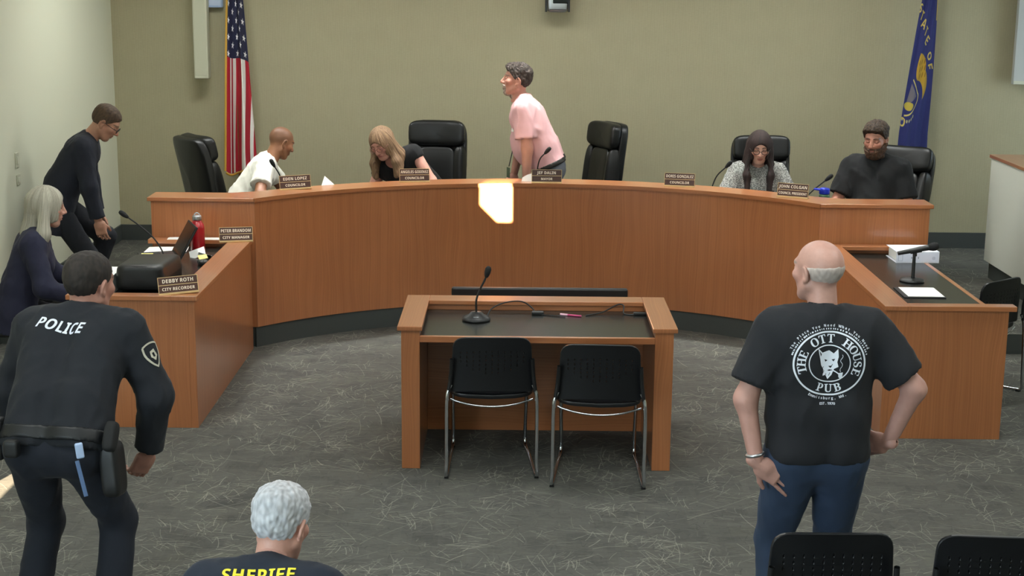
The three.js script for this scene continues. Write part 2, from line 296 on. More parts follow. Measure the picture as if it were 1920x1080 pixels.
// ------------------------------------------------------------------ chairs
function execChair(pos, turn, label, recline = .12, low = 0) {
  const t = thing('executive_chair', label, 'chair', pos, turn, 'black leather chairs behind the dais');
  for (let k = 0; k < 5; k++) { const a = k * TAU / 5 + .3, c = Math.cos(a), s = Math.sin(a); mesh('base_arm', [tube([[c * .03, .09, s * .03], [c * .17, .085, s * .17], [c * .31, .065, s * .31]], .022, 8)], M.black, t); mesh('caster', [xf(cyl(.028, .028, .045, 0, 0, 0, 14), [c * .31, .03, s * .31], [Math.PI / 2, -a, 0])], M.black, t); }
  mesh('gas_lift', [cyl(.028, .034, .32 - low, 0, .25 - low / 2, 0), box(.2, .04, .25, 0, .41 - low, 0, .01)], M.black, t);
  mesh('seat', xf(cushion(.54, .50, .13, .45, .4, p => { p[2] += .02 * (1 - (p[0] / .27) ** 2); }), [0, .48 - low, .02], [-Math.PI / 2, 0, 0]), M.leather, t);
  const R = [-recline, 0, 0], o = [0, .50 - low, -.24];
  const back = new THREE.Group(); back.name = 'backrest'; back.position.set(...o); back.rotation.set(...R); t.add(back);
  mesh('back_shell', xf(cushion(.52, .78, .09, .35, .35, p => { p[2] += .10 * (p[0] / .26) ** 2 * .5 - .03 + .05 * Math.sin((p[1] + .39) * 3.2) * .4; p[0] *= 1 - .10 * Math.max(0, -p[1] / .39); }), [0, .39, -.03]), M.leather, back);
  mesh('back_cushion', xf(cushion(.34, .50, .10, .5, .4, p => { p[2] += .05 * (p[0] / .17) ** 2 * .4; }), [0, .30, .045]), M.leather, back);
  for (const s of [-1, 1]) mesh('side_bolster', xf(cushion(.10, .52, .13, .6, .6), [s * .205, .30, .055], [0, -s * .35, 0]), M.leather, back);
  mesh('headrest', xf(cushion(.50, .23, .14, .55, .45, p => { p[2] += .05 * (p[0] / .25) ** 2; }), [0, .66, .03]), M.leather, back);
  for (const s of [-1, 1]) mesh('armrest', [tube([[s * .27, .42, -.16], [s * .305, .56, -.17], [s * .305, .66, -.08], [s * .305, .67, .1], [s * .295, .60, .2], [s * .26, .44, .16]], .02, 30), xf(cushion(.08, .05, .28, .5, .5), [s * .305, .685, .02])].map(g => g.translate(0, -low, 0)), M.black, t);
  return t;
}
execChair([-2.42, .15, -12.72], 2.25, 'empty black leather chair beside the striped flag, left end of dais', .22, .07);
execChair([-.72, .15, -12.85], -.12, 'black leather chair behind the blonde woman in black');
execChair([.55, .15, -13.0], -1.15, 'empty black leather chair just right of the man in pink');
execChair([2.17, .15, -12.82], .02, 'black leather chair behind the woman with long dark hair', .18, .1);
execChair([3.12, .15, -12.42], -.55, 'black leather chair behind the bearded man', .36, .12);

const chairBackGeo = (() => {
  const w = .222, h = .30, s = new THREE.Shape();
  s.moveTo(-w + .015, 0); s.lineTo(w - .015, 0); s.quadraticCurveTo(w, .0, w, .02); s.lineTo(w - .012, h - .05); s.quadraticCurveTo(w - .018, h, w - .075, h + .004); s.quadraticCurveTo(0, h + .012, -w + .075, h + .004); s.quadraticCurveTo(-w + .018, h, -w + .012, h - .05); s.lineTo(-w, .02); s.quadraticCurveTo(-w, 0, -w + .015, 0);
  for (let c = -5; c <= 5; c++) { const x = c * .034, n = Math.abs(c) === 5 ? 3 : Math.abs(c) > 3 ? 4 : Math.abs(c) > 1 ? 5 : 6; for (let k = 0; k < n; k++) { const y = h - .07 - k * .024 - Math.abs(c) * .002, q = new THREE.Path(); q.absellipse(x, y, .0042, .009, 0, TAU, true); s.holes.push(q); } }
  const g = new THREE.ExtrudeGeometry(s, { depth: .012, bevelEnabled: true, bevelSize: .003, bevelThickness: .003, bevelSegments: 1, curveSegments: 5 });
  const p = g.attributes.position, nn = g.attributes.normal; for (let i = 0; i < p.count; i++) { const x = p.getX(i), y = p.getY(i); p.setZ(i, p.getZ(i) - .006 + .55 * x * x - .16 * y * y); if (Math.abs(nn.getZ(i)) > .8) { const v = V(-1.1 * x, .32 * y, 1).normalize().multiplyScalar(Math.sign(nn.getZ(i))); nn.setXYZ(i, v.x, v.y, v.z); } }
  return g;
})();
function guestChair(name, pos, turn, label, group, lift = 0) {
  const t = thing(name, label, 'chair', pos, turn, group);
  for (const s of [-1, 1]) {
    mesh('sled_frame', [tube([[s * .215, .44, .20], [s * .212, .25, .265], [s * .21, .05, .30], [s * .212, .012, .285], [s * .225, .010, .1], [s * .245, .010, -.24], [s * .25, .02, -.29], [s * .246, .10, -.292], [s * .243, .46, -.275], [s * .236, .50, -.27], [s * .222, .53, -.265]], .0105, 64, 8)], M.chrome, t);
    for (const [gx, gz] of [[.212, .275], [.247, -.27]]) mesh('glide', box(.024, .012, .03, s * gx, .006, gz, .003), M.black, t);
    mesh('back_post', [tube([[s * .236, .49, -.27], [s * .224, .58, -.272], [s * .217, .68 + lift, -.29]], .011, 12)], M.black, t);
  }
  mesh('seat_rail', tube([[-.225, .435, -.22], [-.12, .412, -.245], [0, .402, -.252], [.12, .412, -.245], [.225, .435, -.22]], .006, 24), M.chrome, t);
  mesh('front_rail', tube([[-.214, .43, .19], [0, .43, .2], [.214, .43, .19]], .009, 12), M.chrome, t);
  mesh('seat', xf(cushion(.46, .47, .035, .35, .32, p => { const u = p[1] / .235; p[2] += .018 * (p[0] / .23) ** 2 + (u < -.6 ? -.03 * (u + .6) ** 2 * 6 : 0) * .3; }), [0, .452, -.01], [-Math.PI / 2, 0, 0]), M.chairPlastic, t);
  mesh('backrest', xf(chairBackGeo.clone(), [0, .485 + lift, -.255], [0, 0, 0]), M.chairPlastic, t, { label: 'perforated black plastic back' });
  return t;
}
guestChair('guest_chair', [-.125, 0, -8.07], Math.PI + .04, 'left black guest chair with chrome sled legs at the speaker table', 'guest chairs at the speaker table');
guestChair('guest_chair', [.475, 0, -7.93], Math.PI - .05, 'right black guest chair with chrome sled legs at the speaker table', 'guest chairs at the speaker table');
guestChair('audience_chair', [1.11, 0, -5.13], Math.PI + .02, 'black perforated audience chair right behind the man in the pub shirt', 'audience chairs in the foreground', .05);
guestChair('audience_chair', [1.70, 0, -5.1], Math.PI - .06, 'black perforated audience chair at the bottom right corner', 'audience chairs in the foreground', .055);
guestChair('audience_chair', [-.77, 0, -3.98], Math.PI, 'black audience chair under the seated sheriff officer', 'audience chairs in the foreground');
guestChair('audience_chair', [-.22, 0, -4.0], Math.PI + .05, 'empty black audience chair right of the seated sheriff officer', 'audience chairs in the foreground');
guestChair('audience_chair', [1.21, 0, -3.22], Math.PI, 'black audience chair under the white-haired person', 'audience chairs in the foreground');
guestChair('staff_chair', [3.02, 0, -9.7], -Math.PI / 2 - .9, 'dark chair pulled up to the right staff desk');
guestChair('staff_chair', [-3.27, 0, -9.25], Math.PI / 2 + .1, 'dark chair behind the grey-haired woman');

// ------------------------------------------------------------------ name plates
function plateTex(a, b) {
  return canvasTex(640, 272, (g, w, h) => {
    g.fillStyle = '#4b2f24'; g.fillRect(0, 0, w, h);
    const r = rng(a.length * 31 + b.length); for (let i = 0; i < 160; i++) { g.fillStyle = r() < .5 ? 'rgba(20,10,6,.12)' : 'rgba(140,90,60,.08)'; g.fillRect(0, r() * h, w, 1 + r() * 3); }
    g.strokeStyle = '#d9bd8a'; g.lineWidth = 9; g.strokeRect(5, 5, w - 10, h - 10); g.fillStyle = '#d9bd8a'; g.fillRect(0, h / 2 - 5, w, 10);
    g.fillStyle = '#f1e6d2'; g.textAlign = 'center'; g.textBaseline = 'middle';
    const fit = (s, y, px) => { g.font = `bold ${px}px sans-serif`; const m = g.measureText(s).width; const k = Math.min(1, (w - 60) / m); g.save(); g.translate(w / 2, y); g.scale(k, 1); g.fillText(s, 0, 0); g.restore(); };
    fit(a, h * .26, 84); fit(b, h * .75, 70);
  });
}
function namePlate(pos, turn, a, b, label, roll = 0) {
  const t = thing('name_plate', label, 'name plate', pos, turn, 'name plates on the dais and staff desks');
  t.rotation.order = 'YXZ'; t.rotation.z = roll;
  const w = .235, h = .098, m = S({ map: plateTex(a, b), roughness: .5 });
  const face = new THREE.PlaneGeometry(w, h); const g = xf(face, [0, h / 2 + .006, .0057], [0, 0, 0]);
  const tilt = o => xf(o, [0, .002, 0], [-.2, 0, 0]);
  mesh('plate', tilt(box(w, h, .01, 0, h / 2 + .006, 0, .002)), S({ color: 0x3b241b, roughness: .5 }), t);
  mesh('engraved_face', tilt(g), m, t, { label: 'brown engraved face with pale lettering' });
  mesh('foot', [box(w, .008, .05, 0, .004, -.012, .002)], M.goldTrim, t);
}
namePlate([-1.64, TOP, -11.06], .30, 'EDEN LOPEZ', 'COUNCILOR', 'brown name plate in front of the man in the white polo', .03);
namePlate([-.78, TOP, -11.5], .18, 'ANGELES GODINEZ', 'COUNCILOR', 'brown name plate in front of the blonde woman');
namePlate([.245, TOP, -11.52], -.02, 'JEF DALIN', 'MAYOR', 'brown name plate in front of the man in pink');
namePlate([1.263, TOP, -11.39], -.22, 'DORIS GONZALEZ', 'COUNCILOR', 'brown name plate standing alone left of the dark-haired woman');
namePlate([2.04, TOP, -10.88], -.48, 'JOHN COLGAN', 'COUNCIL PRESIDENT', 'dull brown name plate between the dark-haired woman and the bearded man');
namePlate([-1.975, LED, -10.42], .22, 'PETER BRANDOM', 'CITY MANAGER', 'brown name plate at the far end of the left staff desk');
namePlate([-2.0, LED, -8.70], .30, 'DEBBY ROTH', 'CITY RECORDER', 'brown name plate at the near corner of the left staff desk', .05);

// ------------------------------------------------------------------ microphones and desk things
function gooseMic(pos, pts, label) {
  const t = thing('gooseneck_microphone', label, 'microphone', pos);
  mesh('base', lathe([[0, 0], [.045, 0], [.05, .006], [.044, .016], [.02, .022], [.012, .03], [0, .03]]), M.black, t);
  mesh('gooseneck', tube([[0, .02, 0], ...pts], .0052, 32), M.black, t);
  const n = pts.length, a = V(...pts[n - 2]), b = V(...pts[n - 1]), d = b.clone().sub(a).normalize(), q = new THREE.Quaternion().setFromUnitVectors(V(0, 1, 0), d);
  const g = lathe([[0, -.012], [.008, -.012], [.012, .0], [.0165, .02], [.0165, .045], [.011, .058], [0, .062]], 16); g.applyQuaternion(q); g.translate(b.x, b.y, b.z);
  mesh('windscreen', g, M.blackMatte, t);
}
gooseMic([-1.80, .93, -11.5], [[0, .1, 0], [-.02, .22, .03], [-.06, .30, .05]], 'gooseneck microphone before the man in the white polo');
gooseMic([.20, .93, -11.85], [[-.02, .1, .0], [-.02, .26, .0], [.0, .33, .01], [.04, .375, .02]], 'gooseneck microphone before the man in pink');
gooseMic([1.53, .93, -11.72], [[.02, .1, 0], [.06, .22, .02], [.13, .30, .05]], 'gooseneck microphone left of the dark-haired woman');
gooseMic([2.12, .93, -11.15], [[.04, .1, .0], [.13, .20, 0], [.22, .275, 0]], 'gooseneck microphone reaching toward the bearded man');
gooseMic([-2.34, WRK, -9.79], [[-.005, .09, 0], [-.06, .19, .0], [-.16, .29, .02], [-.23, .345, .03]], 'long gooseneck microphone on the left staff desk');
{ // desk microphone on the table
  const t = thing('desk_microphone', 'black desk microphone with wide base on the speaker table', 'microphone', [-.215, WRK, -8.34]);
  mesh('base', [lathe([[0, 0], [.078, 0], [.082, .01], [.07, .022], [.045, .035], [.03, .05], [0, .052]])], M.black, t);
  mesh('button', box(.03, .004, .014, 0, .03, .05, .002), M.steel, t);
  mesh('gooseneck', tube([[0, .045, 0], [0, .12, 0], [.02, .18, -.01], [.045, .23, -.01], [.055, .255, -.01]], .006, 24), M.black, t);
  mesh('windscreen', xf(lathe([[0, -.012], [.009, -.012], [.014, .0], [.018, .018], [.018, .04], [.011, .053], [0, .056]], 16), [.058, .262, -.01], [0, 0, -.25]), M.blackMatte, t);
  const c = thing('microphone_cable', 'thin black cable curling from the desk microphone', 'cable', [0, WRK, 0]);
  mesh('cord', tube([[-.16, .004, -8.36], [-.13, .05, -8.42], [-.05, .075, -8.48], [.05, .072, -8.52], [.11, .03, -8.53], [.13, .005, -8.5], [.2, .005, -8.47], [.25, .005, -8.45], [.3, .005, -8.44]], .004, 60, 6), M.black, c);
  const c2 = thing('power_cable', 'short black cable end near the pink pen', 'cable', [0, WRK, 0]);
  mesh('cord', tube([[.42, .004, -8.47], [.52, .012, -8.53], [.62, .05, -8.575], [.645, .045, -8.57], [.645, .005, -8.53], [.70, .005, -8.5], [.76, .005, -8.52]], .004, 50, 6), M.black, c2);
  mesh('adapter', box(.07, .02, .04, .14, .01, -8.5, .006), M.black, c);
  mesh('plug', box(.08, .018, .03, .74, .009, -8.51, .006), M.black, c2);
  const p = thing('pen', 'pink pen lying on the speaker table', 'pen', [.345, WRK + .006, -8.465], -.32);
  mesh('barrel', xf(cyl(.0055, .0055, .10, 0, 0, 0, 12), [0, 0, 0], [0, 0, Math.PI / 2]), M.pink, p); mesh('cap', xf(cyl(.007, .0065, .045, 0, 0, 0, 12), [-.055, 0, 0], [0, 0, Math.PI / 2]), S({ color: 0xe9b4c8, roughness: .4 }), p);
}
{ // handheld microphone on a desk stand, right desk
  const t = thing('stand_microphone', 'black handheld microphone on a round desk stand, right staff desk', 'microphone', [2.60, WRK, -9.56]);
  mesh('base', lathe([[0, 0], [.078, 0], [.08, .008], [.074, .018], [.02, .026], [0, .026]]), M.black, t);
  mesh('stem', [cyl(.010, .012, .16, .005, .10, 0, 14), cyl(.014, .014, .03, .008, .185, 0, 14)], M.black, t);
  mesh('clip', xf(cyl(.02, .018, .07, 0, 0, 0, 16), [.012, .208, 0], [0, 0, -Math.PI / 2 + .22]), M.black, t);
  mesh('handle', xf(cyl(.019, .013, .21, 0, 0, 0, 18), [.0, .208, 0], [0, 0, -Math.PI / 2 + .2]), M.black, t);
  mesh('grille', xf(lathe([[0, -.035], [.019, -.035], [.027, -.01], [.028, .008], [.02, .028], [0, .035]], 20), [.128, .234, 0], [0, 0, -Math.PI / 2 + .2]), M.blackMatte, t);
}
{ // white binder
  const t = thing('ring_binder', 'thick white ring binder lying on the right staff desk', 'binder', [2.80, WRK, -10.33], .02);
  mesh('cover', [box(.30, .004, .27, 0, .002, 0, .001), box(.30, .004, .27, 0, .078, 0, .001), box(.30, .08, .005, 0, .04, .135, .002)], S({ color: 0xe4e7f2, roughness: .4 }), t);
  mesh('pages', box(.27, .066, .245, 0, .04, .002, .002), M.paper, t);
  mesh('spine_label', new THREE.PlaneGeometry(.28, .06).translate(0, .04, .1385), S({ map: canvasTex(448, 96, (g, w, h) => { g.fillStyle = '#dfe3f2'; g.fillRect(0, 0, w, h); g.strokeStyle = '#8b93ab'; g.lineWidth = 3; g.strokeRect(8, 10, 46, 76); g.fillStyle = '#9aa1b5'; g.fillRect(150, 40, 12, 22); g.fillRect(185, 36, 14, 28); g.fillRect(225, 40, 10, 24); g.beginPath(); g.arc(402, 56, 15, 0, TAU); g.stroke(); g.beginPath(); g.arc(402, 56, 6, 0, TAU); g.stroke(); }), roughness: .5 }), t);
  const p = thing('clipboard', 'dark clipboard with white printed sheet on the right staff desk', 'clipboard', [2.555, WRK, -9.20], -.02);
  const par = (w, h, sk, y) => { const g = box(w, h, .30, 0, y, 0, .001); return g; };
  mesh('board', par(.26, .006, 0, .003), M.black, p);
  mesh('sheet', box(.225, .001, .275, .012, .0068, -.008, 0), M.paper, p);
  mesh('printed_lines', new THREE.PlaneGeometry(.22, .27).rotateX(-Math.PI / 2).translate(.012, .0078, -.008), S({ roughness: .85, map: canvasTex(220, 270, (g, w, h) => { g.fillStyle = '#f2f4ee'; g.fillRect(0, 0, w, h); const r = rng(5); g.fillStyle = '#a9b3b4'; for (let y = 24; y < 240; y += 13) { let x = 18; while (x < 190) { const l = 6 + r() * 22; if (r() < .72) g.fillRect(x, y, l, 2.4); x += l + 5; } } }) }), p);
}
{ // left staff desk
  const b = thing('water_bottle', 'red metal water bottle with steel lid on left staff desk', 'bottle', [-2.235, WRK, -10.36]);
  mesh('flask', lathe([[0, 0], [.046, 0], [.05, .006], [.05, .17], [.046, .195], [.032, .215], [.03, .225], [0, .225]]), M.red, b);
  mesh('lid', [lathe([[0, .224], [.03, .224], [.032, .23], [.032, .252], [.028, .258], [0, .258]]), xf(new THREE.TorusGeometry(.02, .004, 8, 18, Math.PI), [0, .256, 0])], M.steel, b);
  const l = thing('laptop', 'open black laptop on the left staff desk beside the red bottle', 'laptop', [-2.45, WRK, -10.09], .38);
  mesh('keyboard_base', box(.24, .018, .34, 0, .009, 0, .004), M.black, l);
  const lid = mesh('lid', xf(box(.012, .25, .34, 0, .125, 0, .004), [.12, .012, 0], [0, 0, -.52]), M.black, l);
  mesh('screen', xf(box(.002, .22, .31, -.0072, .128, 0, 0), [.12, .012, 0], [0, 0, -.52]), S({ color: 0x0c0e12, roughness: .2 }), lid);
  mesh('keys', box(.11, .003, .30, -.03, .0195, 0, .001), M.blackMatte, l);
  const n = thing('sticky_notes', 'pale yellow sticky note pad on the laptop of left desk', 'note pad', [-2.53, WRK + .0215, -10.08], .1); mesh('pad', box(.08, .008, .075, 0, .004, 0, .001), M.yellow, n); mesh('top_sheet', box(.078, .0015, .07, .001, .009, .001, 0), M.yellow, n);
  const k = thing('document_case', 'black leather document case standing at near end of left desk', 'case', [-2.3, WRK, -9.22], .04);
  mesh('shell', xf(cushion(.32, .17, .62, .25, .28, p => { p[1] += .02 * p[2] / .3; p[0] *= 1 - .25 * Math.max(0, p[1] / .085) * .3; }), [0, .085, 0]), M.leather, k);
  mesh('zip', [tube([[-.13, .165, .28], [0, .178, .3], [.13, .165, .28]], .004, 12)], M.black, k);
  const c = thing('tissue_box', 'white topped grey box at near edge of the left desk', 'box', [-2.54, WRK, -9.03], .02);
  mesh('carton', box(.16, .11, .36, 0, .055, 0, .003), S({ color: 0x9aa5a2, roughness: .7 }), c); mesh('lid', box(.165, .008, .366, 0, .113, 0, .002), M.paper, c);
  const s1 = thing('paper_stack', 'white papers lying behind the laptop on left staff desk', 'papers', [-2.47, WRK, -10.40], .05); for (let i = 0; i < 3; i++) mesh('sheet', xf(box(.28, .002, .2, 0, .001 + i * .0022, 0, 0), [i * .006, 0, 0], [0, i * .03, 0]), M.paper, s1);
  const s2 = thing('paper_stack', 'white papers on the back ledge near the left name plate', 'papers', [-2.16, LED, -10.53], .0); for (let i = 0; i < 2; i++) mesh('sheet', box(.30, .002, .085, i * .01, .001 + i * .0022, 0, 0), M.paper, s2);
  const s3 = thing('paper_stack', 'white papers on the back ledge left of the red bottle', 'papers', [-2.42, LED, -10.53], .1); for (let i = 0; i < 2; i++) mesh('sheet', box(.13, .002, .08, i * .008, .001 + i * .0022, 0, 0), M.paper, s3);
  const f = thing('folded_paper', 'crumpled white paper beside the laptop screen', 'paper', [-2.2, WRK, -10.17], .3); mesh('sheet', [xf(box(.11, .0015, .12, 0, 0, 0, 0), [0, .025, 0], [.3, 0, .35]), xf(box(.09, .0015, .12, 0, 0, 0, 0), [.05, .02, .03], [-.2, 0, -.3])], M.paper, f);
  const m = thing('key_ring', 'dark bunch of keys with yellow tag against the left ledge', 'keys', [-2.11, WRK, -9.90], .4);
  mesh('pouch', xf(cushion(.07, .035, .10, .6, .6), [0, .018, .02]), M.black, m); mesh('tag', xf(box(.06, .003, .06, 0, 0, 0, .001), [.01, .045, -.03], [.3, 0, .1]), M.yellow, m); mesh('ring', xf(new THREE.TorusGeometry(.018, .002, 6, 18), [-.02, .03, .06], [.6, 0, 0]), M.steel, m);
  // on the dais
  const d = thing('folded_paper', 'small folded white paper standing on the dais left of blonde woman', 'paper', [-1.43, TOP, -11.3], .5);
  { const q = new THREE.Shape(); q.moveTo(-.05, 0); q.lineTo(.055, 0); q.lineTo(-.012, .075); q.closePath(); mesh('sheet', new THREE.ExtrudeGeometry(q, { depth: .0015, bevelEnabled: false }).rotateX(-.45), M.paper, d); }
  const wc = thing('paper_sheet', 'bright white paper standing on the dais beside the name plate of the man in pink', 'paper', [.105, TOP, -11.60], -.1);
  { const q = new THREE.Shape(); q.moveTo(-.055, 0); q.lineTo(.06, 0); q.lineTo(.06, .068); q.quadraticCurveTo(.0, .07, -.05, .03); q.closePath(); mesh('sheet', new THREE.ExtrudeGeometry(q, { depth: .0015, bevelEnabled: false }).rotateX(-.35), M.paper, wc); }
  const j = thing('drink_bottle', 'green drink bottle with blue lid on the dais before the bearded man', 'bottle', [2.33, .93, -11.15]);
  mesh('body', lathe([[0, 0], [.036, 0], [.04, .006], [.04, .15], [.036, .165], [.03, .17], [0, .17]]), M.greenPlastic, j);
  mesh('lid', [lathe([[0, .168], [.038, .168], [.04, .174], [.04, .205], [.034, .212], [0, .212]]), xf(box(.02, .012, .07, -.03, .218, .0, .004), [0, 0, 0], [0, .6, .2])], M.blueLid, j);
}

// ------------------------------------------------------------------ flags, loudspeaker, camera, screen on the back wall
function flag(name, label, x, z, h0, h1, w0, w1, tex, fringe, fold, skew, taper = .9) {
  const t = thing(name, label, 'flag', [x, .15, z]);
  mesh('pole', [cyl(.014, .014, 2.55, 0, 1.28, -.045, 14)], S({ color: 0x7a4a22, roughness: .4 }), t);
  mesh('stand', lathe([[0, 0], [.15, 0], [.155, .012], [.12, .03], [.03, .05], [.022, .12], [0, .12]]).translate(0, 0, -.045), M.gold, t);
  mesh('finial', lathe([[0, 2.55], [.012, 2.55], [.02, 2.58], [.008, 2.61], [.018, 2.65], [0, 2.72]], 16).translate(0, 0, -.045), M.gold, t);
  const nu = 60, nv = 60, pos = [], uv = [], idx = [];
  for (let j = 0; j <= nv; j++) for (let i = 0; i <= nu; i++) {
    const s = i / nu, v = j / nv, w = w0 + (w1 - w0) * Math.pow(v, taper), y = h0 + (h1 - h0) * v;
    const c = skew(v), d = Math.sin(s * TAU * fold + 1.1 * v + .4) * (.03 + .03 * v) + .012 * Math.sin(s * 17 + v * 5);
    pos.push(c + (s - .5) * w + .012 * Math.sin(s * TAU * fold + 1.6) * v, y - .03 * Math.sin(s * Math.PI * 2.2) * v, d + .02); uv.push(s, 1 - v);
  }
  for (let j = 0; j < nv; j++) for (let i = 0; i < nu; i++) { const a = j * (nu + 1) + i; idx.push(a, a + nu + 1, a + 1, a + 1, a + nu + 1, a + nu + 2); }
  const g = new THREE.BufferGeometry(); g.setAttribute('position', new THREE.Float32BufferAttribute(pos, 3)); g.setAttribute('uv', new THREE.Float32BufferAttribute(uv, 2)); g.setIndex(idx); g.computeVertexNormals();
  const back = norm(g.clone()); const bp = back.attributes.position; for (let i = 0; i < bp.count; i += 3) { for (const a of ['position', 'normal', 'uv']) { const q = back.attributes[a], n = q.itemSize; for (let k = 0; k < n; k++) { const tmp = q.array[(i + 1) * n + k]; q.array[(i + 1) * n + k] = q.array[(i + 2) * n + k]; q.array[(i + 2) * n + k] = tmp; } } } back.translate(0, 0, -.002); back.attributes.normal.array.forEach((v, i, a) => a[i] = -v);
  mesh('cloth', [g, back], S({ map: tex, roughness: .8, side: THREE.DoubleSide }), t, { label: 'draped cloth' });
  const strip = (i0, i1, along) => { const P = []; for (let k = 0; k <= 60; k++) { const q = along === 'v' ? (k * (nu + 1) + i0) * 3 : (nv * (nu + 1) + k) * 3; P.push([pos[q], pos[q + 1], pos[q + 2]]); } return P; };
  for (const f of fringe) { const P = f === 'bottom' ? strip(0, 0, 'u') : strip(f === 'left' ? 0 : nu, 0, 'v'); mesh('fringe', tube(P.map(p => f === 'bottom' ? [p[0], p[1] - .015, p[2]] : [p[0] + (f === 'left' ? -.008 : .008), p[1], p[2]]), .011, 60, 6), S({ color: 0xc79a3a, roughness: .7 }), t, { label: 'gold fringe' }); }
  return t;
}
const usTex = canvasTex(512, 1024, (g, W, H) => {
  const red = '#a81a2c', white = '#e2ddd6', navy = '#20223f';
  g.fillStyle = white; g.fillRect(0, 0, W, H);
  // stripes hang down and fan out from under the canton
  const xs = [[-.1, .16, -.05, .17], [.22, .28, .20, .25], [.40, .68, .30, .50], [.86, 1.1, .62, .78], [1.25, 1.5, .90, 1.06]];
  g.fillStyle = red; for (const [a, b, c, d] of xs) { g.beginPath(); g.moveTo(a * W, .38 * H); g.bezierCurveTo(a * W, .6 * H, c * W, .75 * H, c * W, H); g.lineTo(d * W, H); g.bezierCurveTo(d * W, .75 * H, b * W, .6 * H, b * W, .38 * H); g.closePath(); g.fill(); }
  g.fillStyle = navy; g.beginPath(); g.moveTo(0, 0); g.lineTo(W, 0); g.lineTo(W, .435 * H); g.lineTo(0, .405 * H); g.closePath(); g.fill();
  const star = (x, y, r, a) => { g.beginPath(); for (let k = 0; k < 10; k++) { const q = a + k * Math.PI / 5 - Math.PI / 2, m = k % 2 ? r * .4 : r; g.lineTo(x + Math.cos(q) * m * 1.7, y + Math.sin(q) * m); } g.closePath(); g.fill(); };
  g.fillStyle = '#ece9ea'; let row = 0; for (let y = .012; y < .42; y += .042, row++) for (let i = 0; i < 3; i++) star((row % 2 ? .08 + i * .4 : .28 + i * .42) * W, (y + .006 * i) * H, 21, .2);
});
flag('national_flag', 'red white and blue star-spangled flag hanging at left', -2.575, -13.84, 2.5, .72, .10, .30, usTex, ['left', 'bottom'], 1.6, v => .01 + .02 * v);
const stTex = canvasTex(512, 1024, (g, W, H) => {
  g.fillStyle = '#252b66'; g.fillRect(0, 0, W, H);
  const gold = '#c9b25a'; g.fillStyle = gold; g.strokeStyle = gold;
  const letter = (s, x, y, a, px) => { g.save(); g.translate(x * W, y * H); g.scale(2.2, 1); g.rotate(a); g.font = `bold ${px * 1.12}px sans-serif`; g.textAlign = 'center'; g.textBaseline = 'middle'; g.fillText(s, 0, 0); g.restore(); };
  letter('S', .02, .14, .35, 58); letter('T', .16, .175, .4, 62); letter('A', .30, .215, .5, 62); letter('T', .46, .255, .6, 62); letter('E', .58, .305, .75, 62); letter('O', .78, .385, 1.1, 60); letter('F', .86, .435, 1.25, 60);
  // spread eagle, shield and stars
  g.save(); g.translate(.34 * W, 0); g.scale(1.35, 1); g.translate(-.36 * W, 0);
  g.fillStyle = '#b8912c'; g.beginPath(); g.moveTo(.36 * W, .36 * H); g.bezierCurveTo(.52 * W, .37 * H, .62 * W, .41 * H, .60 * W, .46 * H); g.bezierCurveTo(.72 * W, .49 * H, .74 * W, .56 * H, .60 * W, .61 * H); g.bezierCurveTo(.60 * W, .55 * H, .52 * W, .51 * H, .40 * W, .50 * H); g.bezierCurveTo(.26 * W, .49 * H, .30 * W, .41 * H, .36 * W, .36 * H); g.fill();
  g.fillStyle = '#8f6b1c'; for (let i = 0; i < 9; i++) { g.beginPath(); g.ellipse((.38 + i * .028) * W, (.41 + (i % 3) * .035) * H, 9, 16, .5, 0, TAU); g.fill(); }
  g.lineWidth = 9; g.strokeStyle = '#cdbb6c'; g.beginPath(); g.moveTo(.26 * W, .49 * H); g.lineTo(.47 * W, .575 * H); g.bezierCurveTo(.52 * W, .63 * H, .32 * W, .665 * H, .16 * W, .675 * H); g.stroke();
  g.fillStyle = '#6f6a72'; g.beginPath(); g.moveTo(.24 * W, .51 * H); g.lineTo(.42 * W, .58 * H); g.lineTo(.16 * W, .62 * H); g.fill();
  g.fillStyle = '#b9a544'; g.beginPath(); g.ellipse(.24 * W, .625 * H, 60, 22, 0, 0, TAU); g.fill();
  g.fillStyle = '#b4ad86'; for (let i = 0; i < 11; i++) { const a = 1.0 + i * .17; g.beginPath(); g.arc((.22 + .36 * Math.cos(a) * .9) * W, (.58 + .12 * Math.sin(a)) * H, 9, 0, TAU); g.fill(); }
  g.restore();
  letter('O', .04, .71, .2, 58);
  g.fillStyle = '#cdb24a'; g.fillRect(W - 14, 0, 14, .2 * H);
});
flag('state_flag', 'dark blue flag with gold lettering and emblem hanging at right', 3.735, -13.84, 2.52, .72, .09, .34, stTex, ['bottom'], .55, v => .03 - .085 * Math.min(1, v * 1.3), .55);
